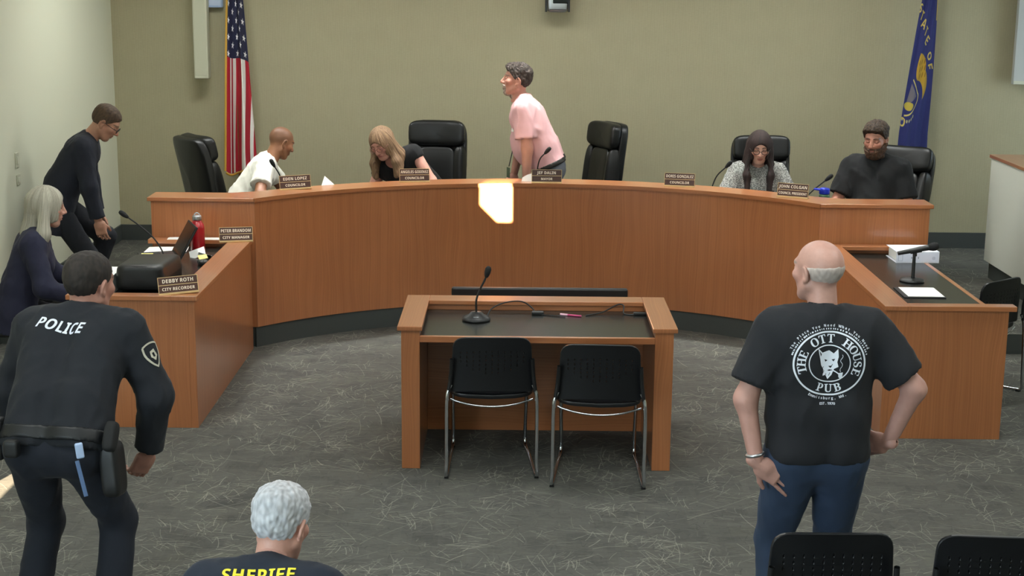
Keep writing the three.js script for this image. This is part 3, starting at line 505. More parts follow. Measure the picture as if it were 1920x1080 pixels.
{
  const t = thing('column_loudspeaker', 'slim off-white column loudspeaker high on the back wall', 'loudspeaker', [-2.905, 2.16, -13.93]);
  mesh('cabinet', box(.132, .9, .12, 0, 0, 0, .012), M.offwhite, t); mesh('grille', box(.11, .86, .006, 0, .01, .061, .003), S({ color: 0xbebea8, roughness: .8 }), t); mesh('bracket', box(.06, .2, .13, 0, .2, -.12, .004), M.offwhite, t);
  const b = thing('wall_sensor', 'small pale blue wall box beside the column loudspeaker', 'wall box', [-2.79, 2.445, -14.06]);
  mesh('housing', box(.132, .18, .09, 0, 0, 0, .012), M.lightBlue, b); mesh('cover', box(.11, .14, .006, 0, 0, .046, .003), S({ color: 0xc8d6ee, roughness: .35 }), b); mesh('back_plate', box(.10, .15, .02, 0, 0, -.05, .002), M.offwhite, b);
  const c = thing('wall_camera', 'silver and black camera mounted high in the wall centre', 'camera', [.372, 2.48, -13.92]);
  mesh('faceplate', xf(cushion(.185, .27, .10, .3, .3), [0, 0, .02]), M.steel, c); for (const q of [-1, 1]) mesh('side_plate', box(.018, .27, .14, q * .104, .005, 0, .004), M.black, c);
  mesh('lens_window', [box(.14, .1, .02, .025, -.005, .065, .012)], S({ color: 0x0c1012, roughness: .1 }), c); mesh('slot', box(.15, .006, .006, 0, -.108, .068, .002), M.black, c); mesh('bracket', box(.1, .16, .14, 0, .05, -.11, .004), M.black, c);
  const s = thing('projection_screen', 'white projection screen at the top right of the wall', 'screen', [5.35, 2.36, -14.0]);
  mesh('panel', box(1.47, 1.27, .06, 0, 0, 0, .004), M.screen, s); mesh('bottom_bar', box(1.464, .03, .075, 0, -.618, 0, .003), M.offwhite, s); mesh('wall_mount', box(1.2, .06, .09, 0, .5, -.075, .002), M.offwhite, s);
}
// ------------------------------------------------------------------ people
// distance fields: tapered limbs joined with a smooth minimum, meshed on a grid
const smin = (a, b, k) => { const h = Math.max(k - Math.abs(a - b), 0) / k; return Math.min(a, b) - h * h * k * .25; };
const smax = (a, b, k) => -smin(-a, -b, k);
function limb(a, b, ra, rb, cut = 0) {      // cut 1: flat at the b end, 2: flat at both ends
  const bx_ = b.x - a.x, by = b.y - a.y, bz = b.z - a.z, L2 = bx_ * bx_ + by * by + bz * bz || 1e-9, L = Math.sqrt(L2);
  return (x, y, z) => {
    const px = x - a.x, py = y - a.y, pz = z - a.z, t0 = (px * bx_ + py * by + pz * bz) / L2, t = t0 < 0 ? 0 : t0 > 1 ? 1 : t0;
    const dx = px - bx_ * t, dy = py - by * t, dz = pz - bz * t; let d = Math.sqrt(dx * dx + dy * dy + dz * dz) - (ra + (rb - ra) * t);
    if (cut) { const px2 = px - bx_ * t0, py2 = py - by * t0, pz2 = pz - bz * t0; const rad = Math.sqrt(px2 * px2 + py2 * py2 + pz2 * pz2) - (ra + (rb - ra) * Math.min(1, Math.max(0, t0))); if (t0 > 1) d = Math.max(rad, (t0 - 1) * L); if (cut > 1 && t0 < 0) d = Math.max(rad, -t0 * L); }
    return d;
  };
}
function ell(c, r, m) {                     // ellipsoid, optional rotation matrix
  const e = m ? m.clone().invert().elements : null;
  return (x, y, z) => {
    let px = x - c.x, py = y - c.y, pz = z - c.z;
    if (e) { const qx = e[0] * px + e[4] * py + e[8] * pz, qy = e[1] * px + e[5] * py + e[9] * pz, qz = e[2] * px + e[6] * py + e[10] * pz; px = qx; py = qy; pz = qz; }
    const ax = px / r.x, ay = py / r.y, az = pz / r.z, k0 = Math.sqrt(ax * ax + ay * ay + az * az), bx2 = ax / r.x, by2 = ay / r.y, bz2 = az / r.z, k1 = Math.sqrt(bx2 * bx2 + by2 * by2 + bz2 * bz2);
    return k1 < 1e-9 ? -Math.min(r.x, r.y, r.z) : k0 * (k0 - 1) / k1;
  };
}
const blend = (list, k) => (x, y, z) => { let d = 9; for (const f of list) d = smin(d, f(x, y, z), k); return d; };
function surface(f, lo, hi, cell) {         // naive surface nets with block skipping
  const B = 8, nx = Math.ceil((hi[0] - lo[0]) / cell / B) * B, ny = Math.ceil((hi[1] - lo[1]) / cell / B) * B, nz = Math.ceil((hi[2] - lo[2]) / cell / B) * B;
  const sx = nx + 1, sy = ny + 1, sz = nz + 1, F = new Float32Array(sx * sy * sz).fill(1), done = new Uint8Array(sx * sy * sz);
  const half = cell * B / 2, lim = half * 1.7321 * 1.5 + cell;
  for (let bz = 0; bz < nz; bz += B) for (let by = 0; by < ny; by += B) for (let b = 0; b < nx; b += B) {
    const d = f(lo[0] + b * cell + half, lo[1] + by * cell + half, lo[2] + bz * cell + half), near = Math.abs(d) < lim;
    for (let k = bz; k <= bz + B; k++) for (let j = by; j <= by + B; j++) for (let i = b; i <= b + B; i++) { const q = (k * sy + j) * sx + i; if (done[q]) continue; if (near) { F[q] = f(lo[0] + i * cell, lo[1] + j * cell, lo[2] + k * cell); done[q] = 1; } else F[q] = d > 0 ? 1 : -1; }
  }
  const id = new Int32Array(nx * ny * nz).fill(-1), pos = [], idx = [];
  const co = [[0, 0, 0], [1, 0, 0], [0, 1, 0], [1, 1, 0], [0, 0, 1], [1, 0, 1], [0, 1, 1], [1, 1, 1]], ed = [[0, 1], [2, 3], [4, 5], [6, 7], [0, 2], [1, 3], [4, 6], [5, 7], [0, 4], [1, 5], [2, 6], [3, 7]];
  const v = new Float32Array(8);
  for (let k = 0; k < nz; k++) for (let j = 0; j < ny; j++) for (let i = 0; i < nx; i++) {
    let m = 0; for (let c = 0; c < 8; c++) { v[c] = F[((k + co[c][2]) * sy + j + co[c][1]) * sx + i + co[c][0]]; if (v[c] < 0) m |= 1 << c; }
    if (m === 0 || m === 255) continue;
    let n = 0, x = 0, y = 0, z = 0; for (const [a, b] of ed) { if ((v[a] < 0) === (v[b] < 0)) continue; const t = v[a] / (v[a] - v[b]); x += co[a][0] + t * (co[b][0] - co[a][0]); y += co[a][1] + t * (co[b][1] - co[a][1]); z += co[a][2] + t * (co[b][2] - co[a][2]); n++; }
    id[(k * ny + j) * nx + i] = pos.length / 3; pos.push(lo[0] + (i + x / n) * cell, lo[1] + (j + y / n) * cell, lo[2] + (k + z / n) * cell);
  }
  const C = (i, j, k) => id[(k * ny + j) * nx + i];
  const quad = (a, b, c, d, flip) => { if (a < 0 || b < 0 || c < 0 || d < 0) return; if (flip) idx.push(a, c, b, a, d, c); else idx.push(a, b, c, a, c, d); };
  for (let k = 1; k < nz; k++) for (let j = 1; j < ny; j++) for (let i = 1; i < nx; i++) {
    const s0 = F[(k * sy + j) * sx + i] < 0, X = F[(k * sy + j) * sx + i + 1] < 0, Y = F[(k * sy + j + 1) * sx + i] < 0, Z = F[((k + 1) * sy + j) * sx + i] < 0;
    if (s0 !== X) quad(C(i, j - 1, k - 1), C(i, j, k - 1), C(i, j, k), C(i, j - 1, k), !s0);
    if (s0 !== Y) quad(C(i - 1, j, k - 1), C(i - 1, j, k), C(i, j, k), C(i, j, k - 1), !s0);
    if (s0 !== Z) quad(C(i - 1, j - 1, k), C(i, j - 1, k), C(i, j, k), C(i - 1, j, k), !s0);
  }
  const g = new THREE.BufferGeometry(); g.setAttribute('position', new THREE.Float32BufferAttribute(pos, 3)); g.setIndex(idx); g.computeVertexNormals(); return g;
}
function paint(g, fn) { const p = g.attributes.position, c = new Float32Array(p.count * 3); for (let i = 0; i < p.count; i++) { const q = fn(p.getX(i), p.getY(i), p.getZ(i)); c[i * 3] = q[0]; c[i * 3 + 1] = q[1]; c[i * 3 + 2] = q[2]; } g.setAttribute('color', new THREE.Float32BufferAttribute(c, 3)); return g; }
const lin = h => { const c = new THREE.Color(h); return [c.r, c.g, c.b]; };
const mix = (a, b, t) => [a[0] + (b[0] - a[0]) * t, a[1] + (b[1] - a[1]) * t, a[2] + (b[2] - a[2]) * t];
const sstep = (a, b, x) => { const t = Math.min(1, Math.max(0, (x - a) / (b - a))); return t * t * (3 - 2 * t); };

// head: origin between the ears, +z is the face, +y the crown
const skull = blend([ell(V(0, .030, -.014), V(.0755, .087, .0975)), ell(V(0, -.032, .028), V(.058, .083, .062))], .03);
function headField(fem) {
  const jw = fem ? .9 : 1, P = [
    ell(V(0, .030, -.014), V(.0755, .087, .0975)), ell(V(0, -.032, .028), V(.058 * jw, .083, .062)),
    ell(V(0, -.098, .060), V(.024 * jw, .018, .02)),
    ...[-1, 1].flatMap(s => [limb(V(s * .052 * jw, -.05, -.005), V(s * .022 * jw, -.095, .05), .022, .019), ell(V(s * .043, -.016, .058), V(.022, .02, .022))]),
    limb(V(-.034, .026, .073), V(.034, .026, .073), .0125, .0125)];
  const base = blend(P, .022);
  const nose = blend([limb(V(0, .012, .086), V(0, -.026, .106), .0085, fem ? .0115 : .0135), ell(V(.0125, -.031, .093), V(.009, .0085, .011)), ell(V(-.0125, -.031, .093), V(.009, .0085, .011))], .008);
  const lips = blend([limb(V(-.02, -.0585, .081), V(.02, -.0585, .081), .0055, .0055), limb(V(-.009, -.055, .0885), V(.009, -.055, .0885), .006, .006), limb(V(-.014, -.0665, .084), V(.014, -.0665, .084), .0075, .0075)], .006);
  const slit = limb(V(-.022, -.0608, .090), V(.022, -.0608, .090), .0022, .0022);
  const ears = [-1, 1].map(s => { const m = new THREE.Matrix4().makeRotationFromEuler(new THREE.Euler(.15, s * -.35, s * -.1)); const o = ell(V(s * .0785, -.004, -.012), V(.0095, .032, .0195), m), i = ell(V(s * .086, -.002, -.008), V(.0075, .021, .0115), m), l = ell(V(s * .075, -.031, -.006), V(.007, .011, .011), m); return (x, y, z) => smin(smax(o(x, y, z), -i(x, y, z), .005), l(x, y, z), .006); });
  const eyes = [-1, 1].map(s => [ell(V(s * .033, .006, .091), V(.0165, .0125, .016)), ell(V(s * .032, .004, .0725), V(.0145, .0125, .0125))]);
  const neck = limb(V(0, -.16, -.035), V(0, -.04, -.022), .056 * (fem ? .86 : 1), .054 * (fem ? .86 : 1));
  return (x, y, z) => {
    let d = base(x, y, z); if (d > .06) return smin(d, neck(x, y, z), .02);
    for (const [so] of eyes) d = smax(d, -so(x, y, z), .016);
    d = smin(d, nose(x, y, z), .012); d = smin(d, lips(x, y, z), .007); d = smax(d, -slit(x, y, z), .003);
    for (const [, b] of eyes) d = smin(d, b(x, y, z), .003);
    for (const e of ears) d = smin(d, e(x, y, z), .006);
    return smin(d, neck(x, y, z), .02);
  };
}
const HF = { m: headField(false), f: headField(true) };
const headGeo = { m: surface(HF.m, [-.11, -.17, -.13], [.11, .13, .13], .0036), f: surface(HF.f, [-.11, -.17, -.13], [.11, .13, .13], .0036) };
function headColour(o) {
  const skin = lin(o.skin), lip = mix(skin, lin(0x9c4a44), o.fem ? .65 : .4), brow = lin(o.brow || 0x4a382a), cheek = mix(skin, lin(0xc2604e), .28), stub = o.stubble ? lin(o.stubble) : null;
  return (x, y, z) => {
    let c = skin; const ax = Math.abs(x);
    c = mix(c, cheek, .8 * Math.exp(-((ax - .042) ** 2 + (y + .022) ** 2) / .0006) * (z > 0 ? 1 : 0)); c = mix(c, cheek, .8 * Math.exp(-(x * x + (y + .028) ** 2 + (z - .108) ** 2) / .0003));
    if (z > .06) { const e = ((x) / .024) ** 2 + ((y + .0608) / .0115) ** 2; c = mix(c, lip, sstep(1.25, .7, e)); }
    if (z > .045) { const by = .0275 + .004 * Math.sin((ax - .014) / .04 * Math.PI); c = mix(c, brow, .85 * sstep(.0062, .0025, Math.abs(y - by)) * sstep(.009, .014, ax) * sstep(.058, .05, ax)); const ly = .001 - ((ax - .032) / .0135) ** 2 * .003 * -1; c = mix(c, lin(0x2a1d18), .8 * sstep(.0034, .0014, Math.abs(y - ly)) * sstep(.0165, .013, Math.abs(ax - .032))); }
    if (stub) { const s = sstep(o.bald ? .0 : -.02, o.bald ? .035 : -.035, o.bald ? y - z * .55 : y) * (o.bald ? 1 : sstep(-.02, .02, z)); c = mix(c, stub, .4 * s * (z > .07 && y > -.035 && !o.bald ? 0 : 1)); }
    const n = 1 + .06 * noise(x * 60, y * 60, z * 60) + .04 * noise(x * 160, y * 160, z * 160 + 9); return [c[0] * n, c[1] * n, c[2] * n];
  };
}
// hand: origin at the wrist, +y to the fingers, +x to the thumb, +z out of the palm
function handGeo(curl, spread = .06, thumbIn = .3, sc = 1) {
  const P = [], rd = (x, y, z) => { const qx = Math.abs(x * 1 - 0) - .028, qy = Math.abs(y - .052) - .034, qz = Math.abs(z) - .004; return Math.hypot(Math.max(qx, 0), Math.max(qy, 0), Math.max(qz, 0)) + Math.min(Math.max(qx, qy, qz), 0) - .0115; };
  const core = blend([rd, limb(V(0, -.03, 0), V(0, .03, 0), .027, .026), ell(V(.026, .035, .008), V(.017, .032, .014))], .02);
  const len = [.064, .080, .087, .079], fx = [-.031, -.0105, .0105, .031], r0 = [.0075, .0085, .009, .0088], chains = [];
  for (let i = 0; i < 4; i++) { let p = V(fx[i], .088 - (i === 0 ? .008 : 0), 0), a = curl * (.8 + .1 * (3 - i)), s = (i - 1.5) * spread; const L = len[i], seg = [.44, .31, .25]; let ang = a * .7; const ch = []; for (let k = 0; k < 3; k++) { const d = V(Math.sin(s) * Math.cos(ang), Math.cos(ang) * Math.cos(s), Math.sin(ang)), q = p.clone().addScaledVector(d, L * seg[k]); ch.push(limb(p, q, r0[i] * (1 - .08 * k), r0[i] * (1 - .08 * (k + 1)))); p = q; ang += a; } chains.push(blend(ch, .003)); }
  { let p = V(.03, .022, .006); const d1 = V(.72 - thumbIn, .68, .25 + thumbIn * .5).normalize(), q = p.clone().addScaledVector(d1, .045), d2 = V(.45 - thumbIn, .85, .3 + thumbIn * .4).normalize(), r = q.clone().addScaledVector(d2, .032); chains.push(blend([limb(p, q, .0125, .0105), limb(q, r, .0105, .0088)], .004)); }
  const f = (x, y, z) => { let d = core(x, y, z); let e = 9; for (const c of chains) e = Math.min(e, c(x, y, z)); return smin(d, e, .008); };
  const g = surface(f, [-.075, -.06, -.06], [.1, .19, .13], .0038); g.scale(sc, sc, sc); return g;
}
const handCache = {}; const hand = (c, s, t) => (handCache[[c, s, t]] ||= handGeo(c, s, t)).clone();
function flipX(g) { g.scale(-1, 1, 1); const a = g.index.array; for (let i = 0; i < a.length; i += 3) { const t = a[i + 1]; a[i + 1] = a[i + 2]; a[i + 2] = t; } g.computeVertexNormals(); return g; }
function plainGeo(g, colour) { const q = g.index ? g.toNonIndexed() : g; const n = 1; if (!q.attributes.color) paint(q, () => colour); for (const k of Object.keys(q.attributes)) if (!['position', 'normal', 'color'].includes(k)) q.deleteAttribute(k); return q; }
const cloth = (hex, rough = .9) => new THREE.MeshPhysicalMaterial({ color: hex, roughness: rough, sheen: .25, sheenRoughness: .6, sheenColor: new THREE.Color(hex).lerp(new THREE.Color(0xffffff), .3) });
const skinMat = new THREE.MeshPhysicalMaterial({ vertexColors: true, roughness: .48, clearcoat: .08, clearcoatRoughness: .4 });

// builds one person; local frame: +z is where the pelvis faces, +x the person's own left
function person(o) {
  const t = thing('person', o.label, 'person', o.at, o.turn);
  const s = o.size || 1, wd = o.wide || 1, E = (p, y, r) => new THREE.Matrix4().makeRotationFromEuler(new THREE.Euler(p, y, r, 'YXZ'));
  const at = (m, v) => v.applyMatrix4(m);
  const hip = V(...o.hip), R1 = E(...(o.lean || [0, 0, 0])), R2 = R1.clone().multiply(E(...(o.lean2 || [0, 0, 0])));
  const waist = hip.clone().add(at(R1, V(0, .17 * s, 0))), chest = waist.clone().add(at(R2, V(0, .22 * s, .0))), neck = chest.clone().add(at(R2, V(0, .15 * s, -.01 * s)));
  const Rh = E(...(o.head || [0, 0, 0])), hs = o.headSize || 1.0;
  const headC = neck.clone().add(at(R2, V(0, .045 * s - (o.neckDrop || 0), .008))).add(at(Rh, V(0, .125 * hs, .03)));
  const sw = (o.shoulder || .185) * s;
  const sh = { L: chest.clone().add(at(R2, V(sw, .095 * s, -.01))), R: chest.clone().add(at(R2, V(-sw, .095 * s, -.01))) };
  const el = {}, wr = {}, dir = a => V(...a).normalize();
  for (const k of ['L', 'R']) { const a = o.arms[k]; el[k] = sh[k].clone().addScaledVector(dir(a.u), .285 * s); wr[k] = el[k].clone().addScaledVector(dir(a.f), .25 * s); }
  const hj = { L: hip.clone().add(at(R1, V(.088 * s * wd, -.01, 0))), R: hip.clone().add(at(R1, V(-.088 * s * wd, -.01, 0))) }, kn = {}, an = {};
  for (const k of ['L', 'R']) {   // feet are placed, the knee bends forward to fit
    const f = o.feet[k], L1 = .43 * s, L2 = .42 * s, a = hj[k]; let c = V(f[0], .087, f[1]); const ax = c.clone().sub(a), D = Math.min(ax.length(), (L1 + L2) * .998); ax.normalize(); c = a.clone().addScaledVector(ax, D); c.y = Math.max(c.y, .087);
    const q = (L1 * L1 - L2 * L2 + D * D) / (2 * D), h = Math.sqrt(Math.max(0, L1 * L1 - q * q)), fw = V((k === 'L' ? 1 : -1) * .12, 0, 1); fw.addScaledVector(ax, -fw.dot(ax)).normalize(); kn[k] = a.clone().addScaledVector(ax, q).addScaledVector(fw, h); an[k] = c;
  }
  const b = o.belly || 0, dp = o.deep || 1;
  const torso = (e) => {
    const X = (m, p, v) => p.clone().add(at(m, v)); const L = [];
    L.push(limb(sh.L.clone().lerp(sh.R, .1), sh.R.clone().lerp(sh.L, .1), .066 * s + e, .066 * s + e));
    for (const q of [-1, 1]) {
      L.push(limb(X(R2, chest, V(q * .085 * s * wd, .03 * s, .0)), X(R1, waist, V(q * .07 * s * wd, 0, .005)), .10 * s * dp + e, .095 * s * dp + e));
      L.push(limb(X(R1, waist, V(q * .07 * s * wd, 0, .005)), X(R1, hip, V(q * .078 * s * wd, .02, 0)), .095 * s * dp + e, .105 * s + e));
      L.push(limb(X(R2, neck, V(0, .0, -.01)), X(R2, chest, V(q * .11 * s, .11 * s, -.012)), .05 * s + e * .6, .05 * s + e));
      if (o.fem) L.push(ell(X(R2, chest, V(q * .07 * s, -.03 * s, .085 * s)), V(.065 * s + e, .065 * s + e, .06 * s + e)));
    }
    if (b) L.push(ell(X(R1, waist, V(0, .035 * s, .055 * s)), V(.135 * s * wd + e, .20 * s + e, .095 * b * s + e), R1));
    return L;
  };
  const nk = (e) => limb(chest.clone().add(at(R2, V(0, .08 * s, -.015))), headC.clone().add(at(Rh, V(0, -.075 * hs, -.025))), .058 * s * (o.fem ? .88 : 1) + e, .052 * s * (o.fem ? .88 : 1) + e);
  const arm = (k, e, from = 0, to = 1) => [limb(sh[k], el[k], .052 * s * (o.arm || 1) + e, .043 * s * (o.arm || 1) + e), limb(el[k], wr[k], .043 * s * (o.arm || 1) + e, .029 * s + e)];
  const leg = (k, e, eb = e) => [limb(hj[k], kn[k], .088 * s * (o.thigh || 1) + e, .06 * s + e), limb(kn[k], an[k], .06 * s + e, .042 * s + eb)];
  const bounds = (pts, m) => { const lo = [9, 9, 9], hi = [-9, -9, -9]; for (const p of pts) { lo[0] = Math.min(lo[0], p.x - m); lo[1] = Math.min(lo[1], p.y - m); lo[2] = Math.min(lo[2], p.z - m); hi[0] = Math.max(hi[0], p.x + m); hi[1] = Math.max(hi[1], p.y + m); hi[2] = Math.max(hi[2], p.z + m); } return [lo, hi]; };
  const foot = k => { const toe = an[k].clone().add(V((k === 'L' ? 1 : -1) * .03, -.045, .15)), heel = an[k].clone().add(V(0, -.045, -.03)); return [an[k], toe, heel]; };
  // body
  const bodyP = [...torso(-.014), nk(0), ...arm('L', 0), ...arm('R', 0), ...leg('L', -.006), ...leg('R', -.006)];
  for (const k of ['L', 'R']) { const [a, to, he] = foot(k); bodyP.push(limb(he, to, .035, .03), limb(a, he, .04, .035)); }
  const bf = blend(bodyP, .03);
  const all = [hip, waist, chest, neck, headC, sh.L, sh.R, el.L, el.R, wr.L, wr.R, kn.L, kn.R, an.L, an.R, ...foot('L'), ...foot('R')];
  const skin = lin(o.skin), skinFn = (x, y, z) => { const n = 1 + .07 * noise(x * 30, y * 30, z * 30) + .04 * noise(x * 90, y * 90, z * 90); return [skin[0] * n, skin[1] * n * (1 - .02), skin[2] * n]; };
  const [lo, hi] = bounds(all, .17);
  const pieces = [plainGeo(paint(surface(bf, lo, hi, .0135), skinFn))];
  const hm = new THREE.Matrix4().makeTranslation(headC.x, headC.y, headC.z).multiply(Rh).multiply(new THREE.Matrix4().makeScale(hs, hs, hs));
  const hg = headGeo[o.fem ? 'f' : 'm'].clone(); paint(hg, headColour(o)); hg.applyMatrix4(hm); pieces.push(plainGeo(hg));
  for (const k of ['L', 'R']) {
    const a = o.arms[k], h = a.hand || {}, g = hand(h.curl ?? .35, h.spread ?? .06, h.thumb ?? .3); if (k === 'L') flipX(g);
    const y = dir(h.dir || a.f), zp = V(...(h.palm || (k === 'L' ? [-1, 0, 0] : [1, 0, 0]))), z = zp.addScaledVector(y, -zp.dot(y)).normalize(), x = new THREE.Vector3().crossVectors(y, z);
    // own left hand, palm to z: thumb on +x of the frame (mirrored for the right hand)
    const xx = k === 'R' ? x : x, m = new THREE.Matrix4().makeBasis(xx, y, z); const hsz = (o.handSize || 1) * s; g.scale(hsz, hsz, hsz); g.applyMatrix4(m); const w0 = wr[k].clone().addScaledVector(y, .012); g.translate(w0.x, w0.y, w0.z); paint(g, skinFn); pieces.push(plainGeo(g));
  }
  const bm = new THREE.Mesh(mergeGeometries(pieces), skinMat); bm.name = 'body'; t.add(bm);
  // clothes
  const wrinkle = (amp, fr, sd) => (x, y, z) => { const k = noise((x + y * .45) * fr * 1.1 + sd, (y - x * .3) * fr * .45, z * fr * 1.1 + 3); return amp * (.8 * noise(x * fr + sd, y * fr * .55, z * fr) + .4 * noise(x * fr * 2.3, y * fr * 1.3 + sd, z * fr * 2.3) + 1.1 * Math.min(.5, Math.abs(k) * 2) - .3); };
  const garment = (name, f, pts, mat, cell = .0105, m = .2, label) => {
    const [l, h] = bounds(pts, m); const g = surface(f, l, h, cell); const p = g.attributes.position, uv = []; for (let i = 0; i < p.count; i++) uv.push(p.getX(i) + p.getZ(i) * .35, p.getY(i)); g.setAttribute('uv', new THREE.Float32BufferAttribute(uv, 2));
    const q = new THREE.Mesh(g, mat); q.name = name; if (label) q.userData.label = label; t.add(q); return q;
  };
  const up1 = at(R1, V(0, 1, 0)), C = o.top, e = C.ease ?? .014;
  const parts = { t, hip, waist, chest, neck, headC, sh, el, wr, R1, R2, Rh, hm, garment, at, up1, surface, torso, arm, leg, bounds, hj, kn, an, s };
  { // upper garment
    const P = torso(e), w = wrinkle(C.wrinkle ?? .008, C.freq ?? 14, o.seed || 0);
    for (const k of ['L', 'R']) {
      const sl = C.sleeve ?? 1, se = e * .45 + (C.sleeveEase ?? .008);
      if (sl <= 1 && sl > 0) { const q = sh[k].clone().lerp(el[k], sl); P.push(limb(sh[k], q, .054 * s * (o.arm || 1) + se, (.049 + .01 * (C.flare || 0)) * s * (o.arm || 1) + se, 1)); }
      else if (sl > 1) { const q = el[k].clone().lerp(wr[k], sl - 1); P.push(limb(sh[k], el[k], .054 * s + se, .046 * s + se), limb(el[k], q, .046 * s + se, .035 * s + se, 1)); }
    }
    if (C.collar) P.push(limb(neck.clone().add(at(R2, V(0, -.02, -.01))), neck.clone().add(at(R2, V(0, C.collar, -.012))), .062 * s + .006, .058 * s + .006, 1));
    const hem = hip.clone().addScaledVector(up1, -(C.hem ?? .06)), hemUp = up1, fl = C.skirt || 0;
    if ((C.hem ?? .06) > .02) for (const q of [-1, 1]) P.push(limb(hip.clone().add(at(R1, V(q * .075 * s * wd, .02, 0))), hip.clone().add(at(R1, V(q * .085 * s * wd, -(C.hem ?? .06) - .1, 0))), .105 * s + e, .11 * s + e + fl));
    const u = blend(P, .035), nkf = ell(neck.clone().add(at(R2, V(0, .045 - (C.drop || 0), .02 + (C.drop || 0) * .6))), V(.07 + (C.drop || 0) * .3, .055 + (C.drop || 0), .075 + (C.drop || 0) * .4), R2);
    parts.topField = u;
    parts.top = garment(C.name || 'shirt', (x, y, z) => { let d = u(x, y, z) + w(x, y, z); d = Math.max(d, -((x - hem.x) * hemUp.x + (y - hem.y) * hemUp.y + (z - hem.z) * hemUp.z)); if (!C.collar) d = smax(d, -nkf(x, y, z), .006); return d; }, [hip, chest, sh.L, sh.R, el.L, el.R, ...(C.sleeve > 1 ? [wr.L, wr.R] : []), hem, neck], C.mat || cloth(C.color), C.cell || .0105, .22);
  }
  if (o.bottom) {
    const w = wrinkle(.007, 11, 5 + (o.seed || 0)), P = [];
    for (const k of ['L', 'R']) P.push(...leg(k, .012, .024));
    P.push(limb(hj.L, hj.R, .10 * s + .006, .10 * s + .006), limb(hj.L.clone().lerp(hj.R, .5).add(V(0, -.04, 0)), hj.L.clone().lerp(hj.R, .5).lerp(kn.L.clone().lerp(kn.R, .5), .28), .07 * s, .03 * s), limb(hip.clone().add(at(R1, V(-.07 * s * wd, .05, 0))), hip.clone().add(at(R1, V(.07 * s * wd, .05, 0))), .10 * s + .004, .10 * s + .004));
    const u = blend(P, .03), wl = hip.clone().addScaledVector(up1, o.bottom.rise ?? .09);
    parts.bottom = garment(o.bottom.name || 'trousers', (x, y, z) => Math.max(u(x, y, z) + w(x, y, z), (x - wl.x) * up1.x + (y - wl.y) * up1.y + (z - wl.z) * up1.z), [hip, hj.L, hj.R, kn.L, kn.R, an.L, an.R], o.bottom.mat || cloth(o.bottom.color), .012, .16);
  }
  for (const k of ['L', 'R']) { const [a, to, he] = foot(k); const f = blend([limb(he, to, .042, .036), limb(a, he, .046, .042)], .02); garment('shoe', (x, y, z) => Math.max(f(x, y, z), -(y - (he.y - .04))), [a, to, he], S({ color: o.shoe || 0x1a1818, roughness: .5 }), .012, .06); }
  // hair in head space
  if (o.hair) { const H = o.hair, f = H.field, g = surface(f, H.lo || [-.13, -.17, -.15], H.hi || [.13, .15, .15], H.cell || .0042); const base = lin(H.color), hi2 = lin(H.light || H.color); paint(g, (x, y, z) => mix(base, hi2, .5 + .5 * Math.max(-1, Math.min(1, H.long ? 1.5 * noise(Math.atan2(x, z + .02) * 22, y * 6, o.seed || 0) : 1.6 * noise(x * 90, y * 40, z * 90 + (o.seed || 0)))))); g.applyMatrix4(hm); const m = new THREE.Mesh(g, new THREE.MeshPhysicalMaterial({ vertexColors: true, roughness: H.rough ?? .75 })); m.name = 'hair'; t.add(m); }
  if (o.beard) { const f0 = HF[o.fem ? 'f' : 'm'], Bd = o.beard; const f = (x, y, z) => { const n = .004 * noise(x * 70, y * 70, z * 70) + .003 * noise(x * 160, y * 160, z * 160); let d = f0(x, y, z) - Bd.thick - (y < -.06 ? Bd.drop || 0 : 0) + n; const reg = Math.max(y - (z > .05 ? -.043 : -.02 - .25 * (z)), -(z + .012), -(y + .145)); const mouth = ell(V(0, -.061, .095), V(.021, .008, .03))(x, y, z); d = smax(d, reg, .012); if (Bd.goatee) d = smax(d, Math.abs(x) - .034, .006); return smax(d, -mouth, .004); }; const g = surface(f, [-.1, -.16, -.05], [.1, .0, .14], .004); const c0 = lin(Bd.color), c1 = lin(Bd.light || Bd.color); paint(g, (x, y, z) => mix(c0, c1, .5 + .5 * Math.max(-1, Math.min(1, 1.8 * noise(x * 80, y * 50, z * 80))))); g.applyMatrix4(hm); const m = new THREE.Mesh(g, new THREE.MeshStandardMaterial({ vertexColors: true, roughness: .75 })); m.name = 'beard'; t.add(m); }
  if (o.glasses) {
    const gm = o.glasses.mat || S({ color: 0x2a2522, roughness: .35, metalness: .4 }), G = [];
    for (const q of [-1, 1]) { const ring = new THREE.TorusGeometry(.021, .0022, 8, 28); ring.scale(1.12, .86, 1); ring.translate(q * .031, .0, .101); G.push(ring, tube([[q * .053, .004, .1], [q * .074, .006, .06], [q * .081, .008, .0], [q * .08, -.004, -.02]], .002, 16, 6)); }
    G.push(tube([[-.009, .003, .103], [0, .006, .106], [.009, .003, .103]], .0018, 8, 6));
    const g = mergeGeometries(G.map(norm)); g.applyMatrix4(hm); const m = new THREE.Mesh(g, gm); m.name = 'glasses'; t.add(m);
  }
  if (o.extra) o.extra(parts);
  return shade(t), parts;
}
// short hair: a shell over the skull above a hairline that dips behind the ears
const shortHair = (thick, front = .068, nape = -.075, tuft = 0, rough = 1) => (x, y, z) => {
  const n = rough * (.0045 * noise(x * 48, y * 30, z * 40) + .004 * noise(x * 110, y * 60, z * 90));
  const top = sstep(.02, .10, y), d = skull(x, y, z) - thick * (.45 + .75 * top) - tuft * sstep(.02, .09, z) * top + n;
  const sl = (front - nape) / .165, rag = .005 * rough * noise(x * 70, 1.5, z * 70), temple = Math.max(0, Math.abs(x) - .03) * .35;
  const line = front + (z - .078) * sl, ear = z > -.035 ? (z < .028 ? .004 : .004 + (z - .028) * 1.25) : -9;      // round the ear, then up the temple
  return smax(d, Math.max(line + temple * sstep(.03, .07, z), ear) + rag - y, .006);
};
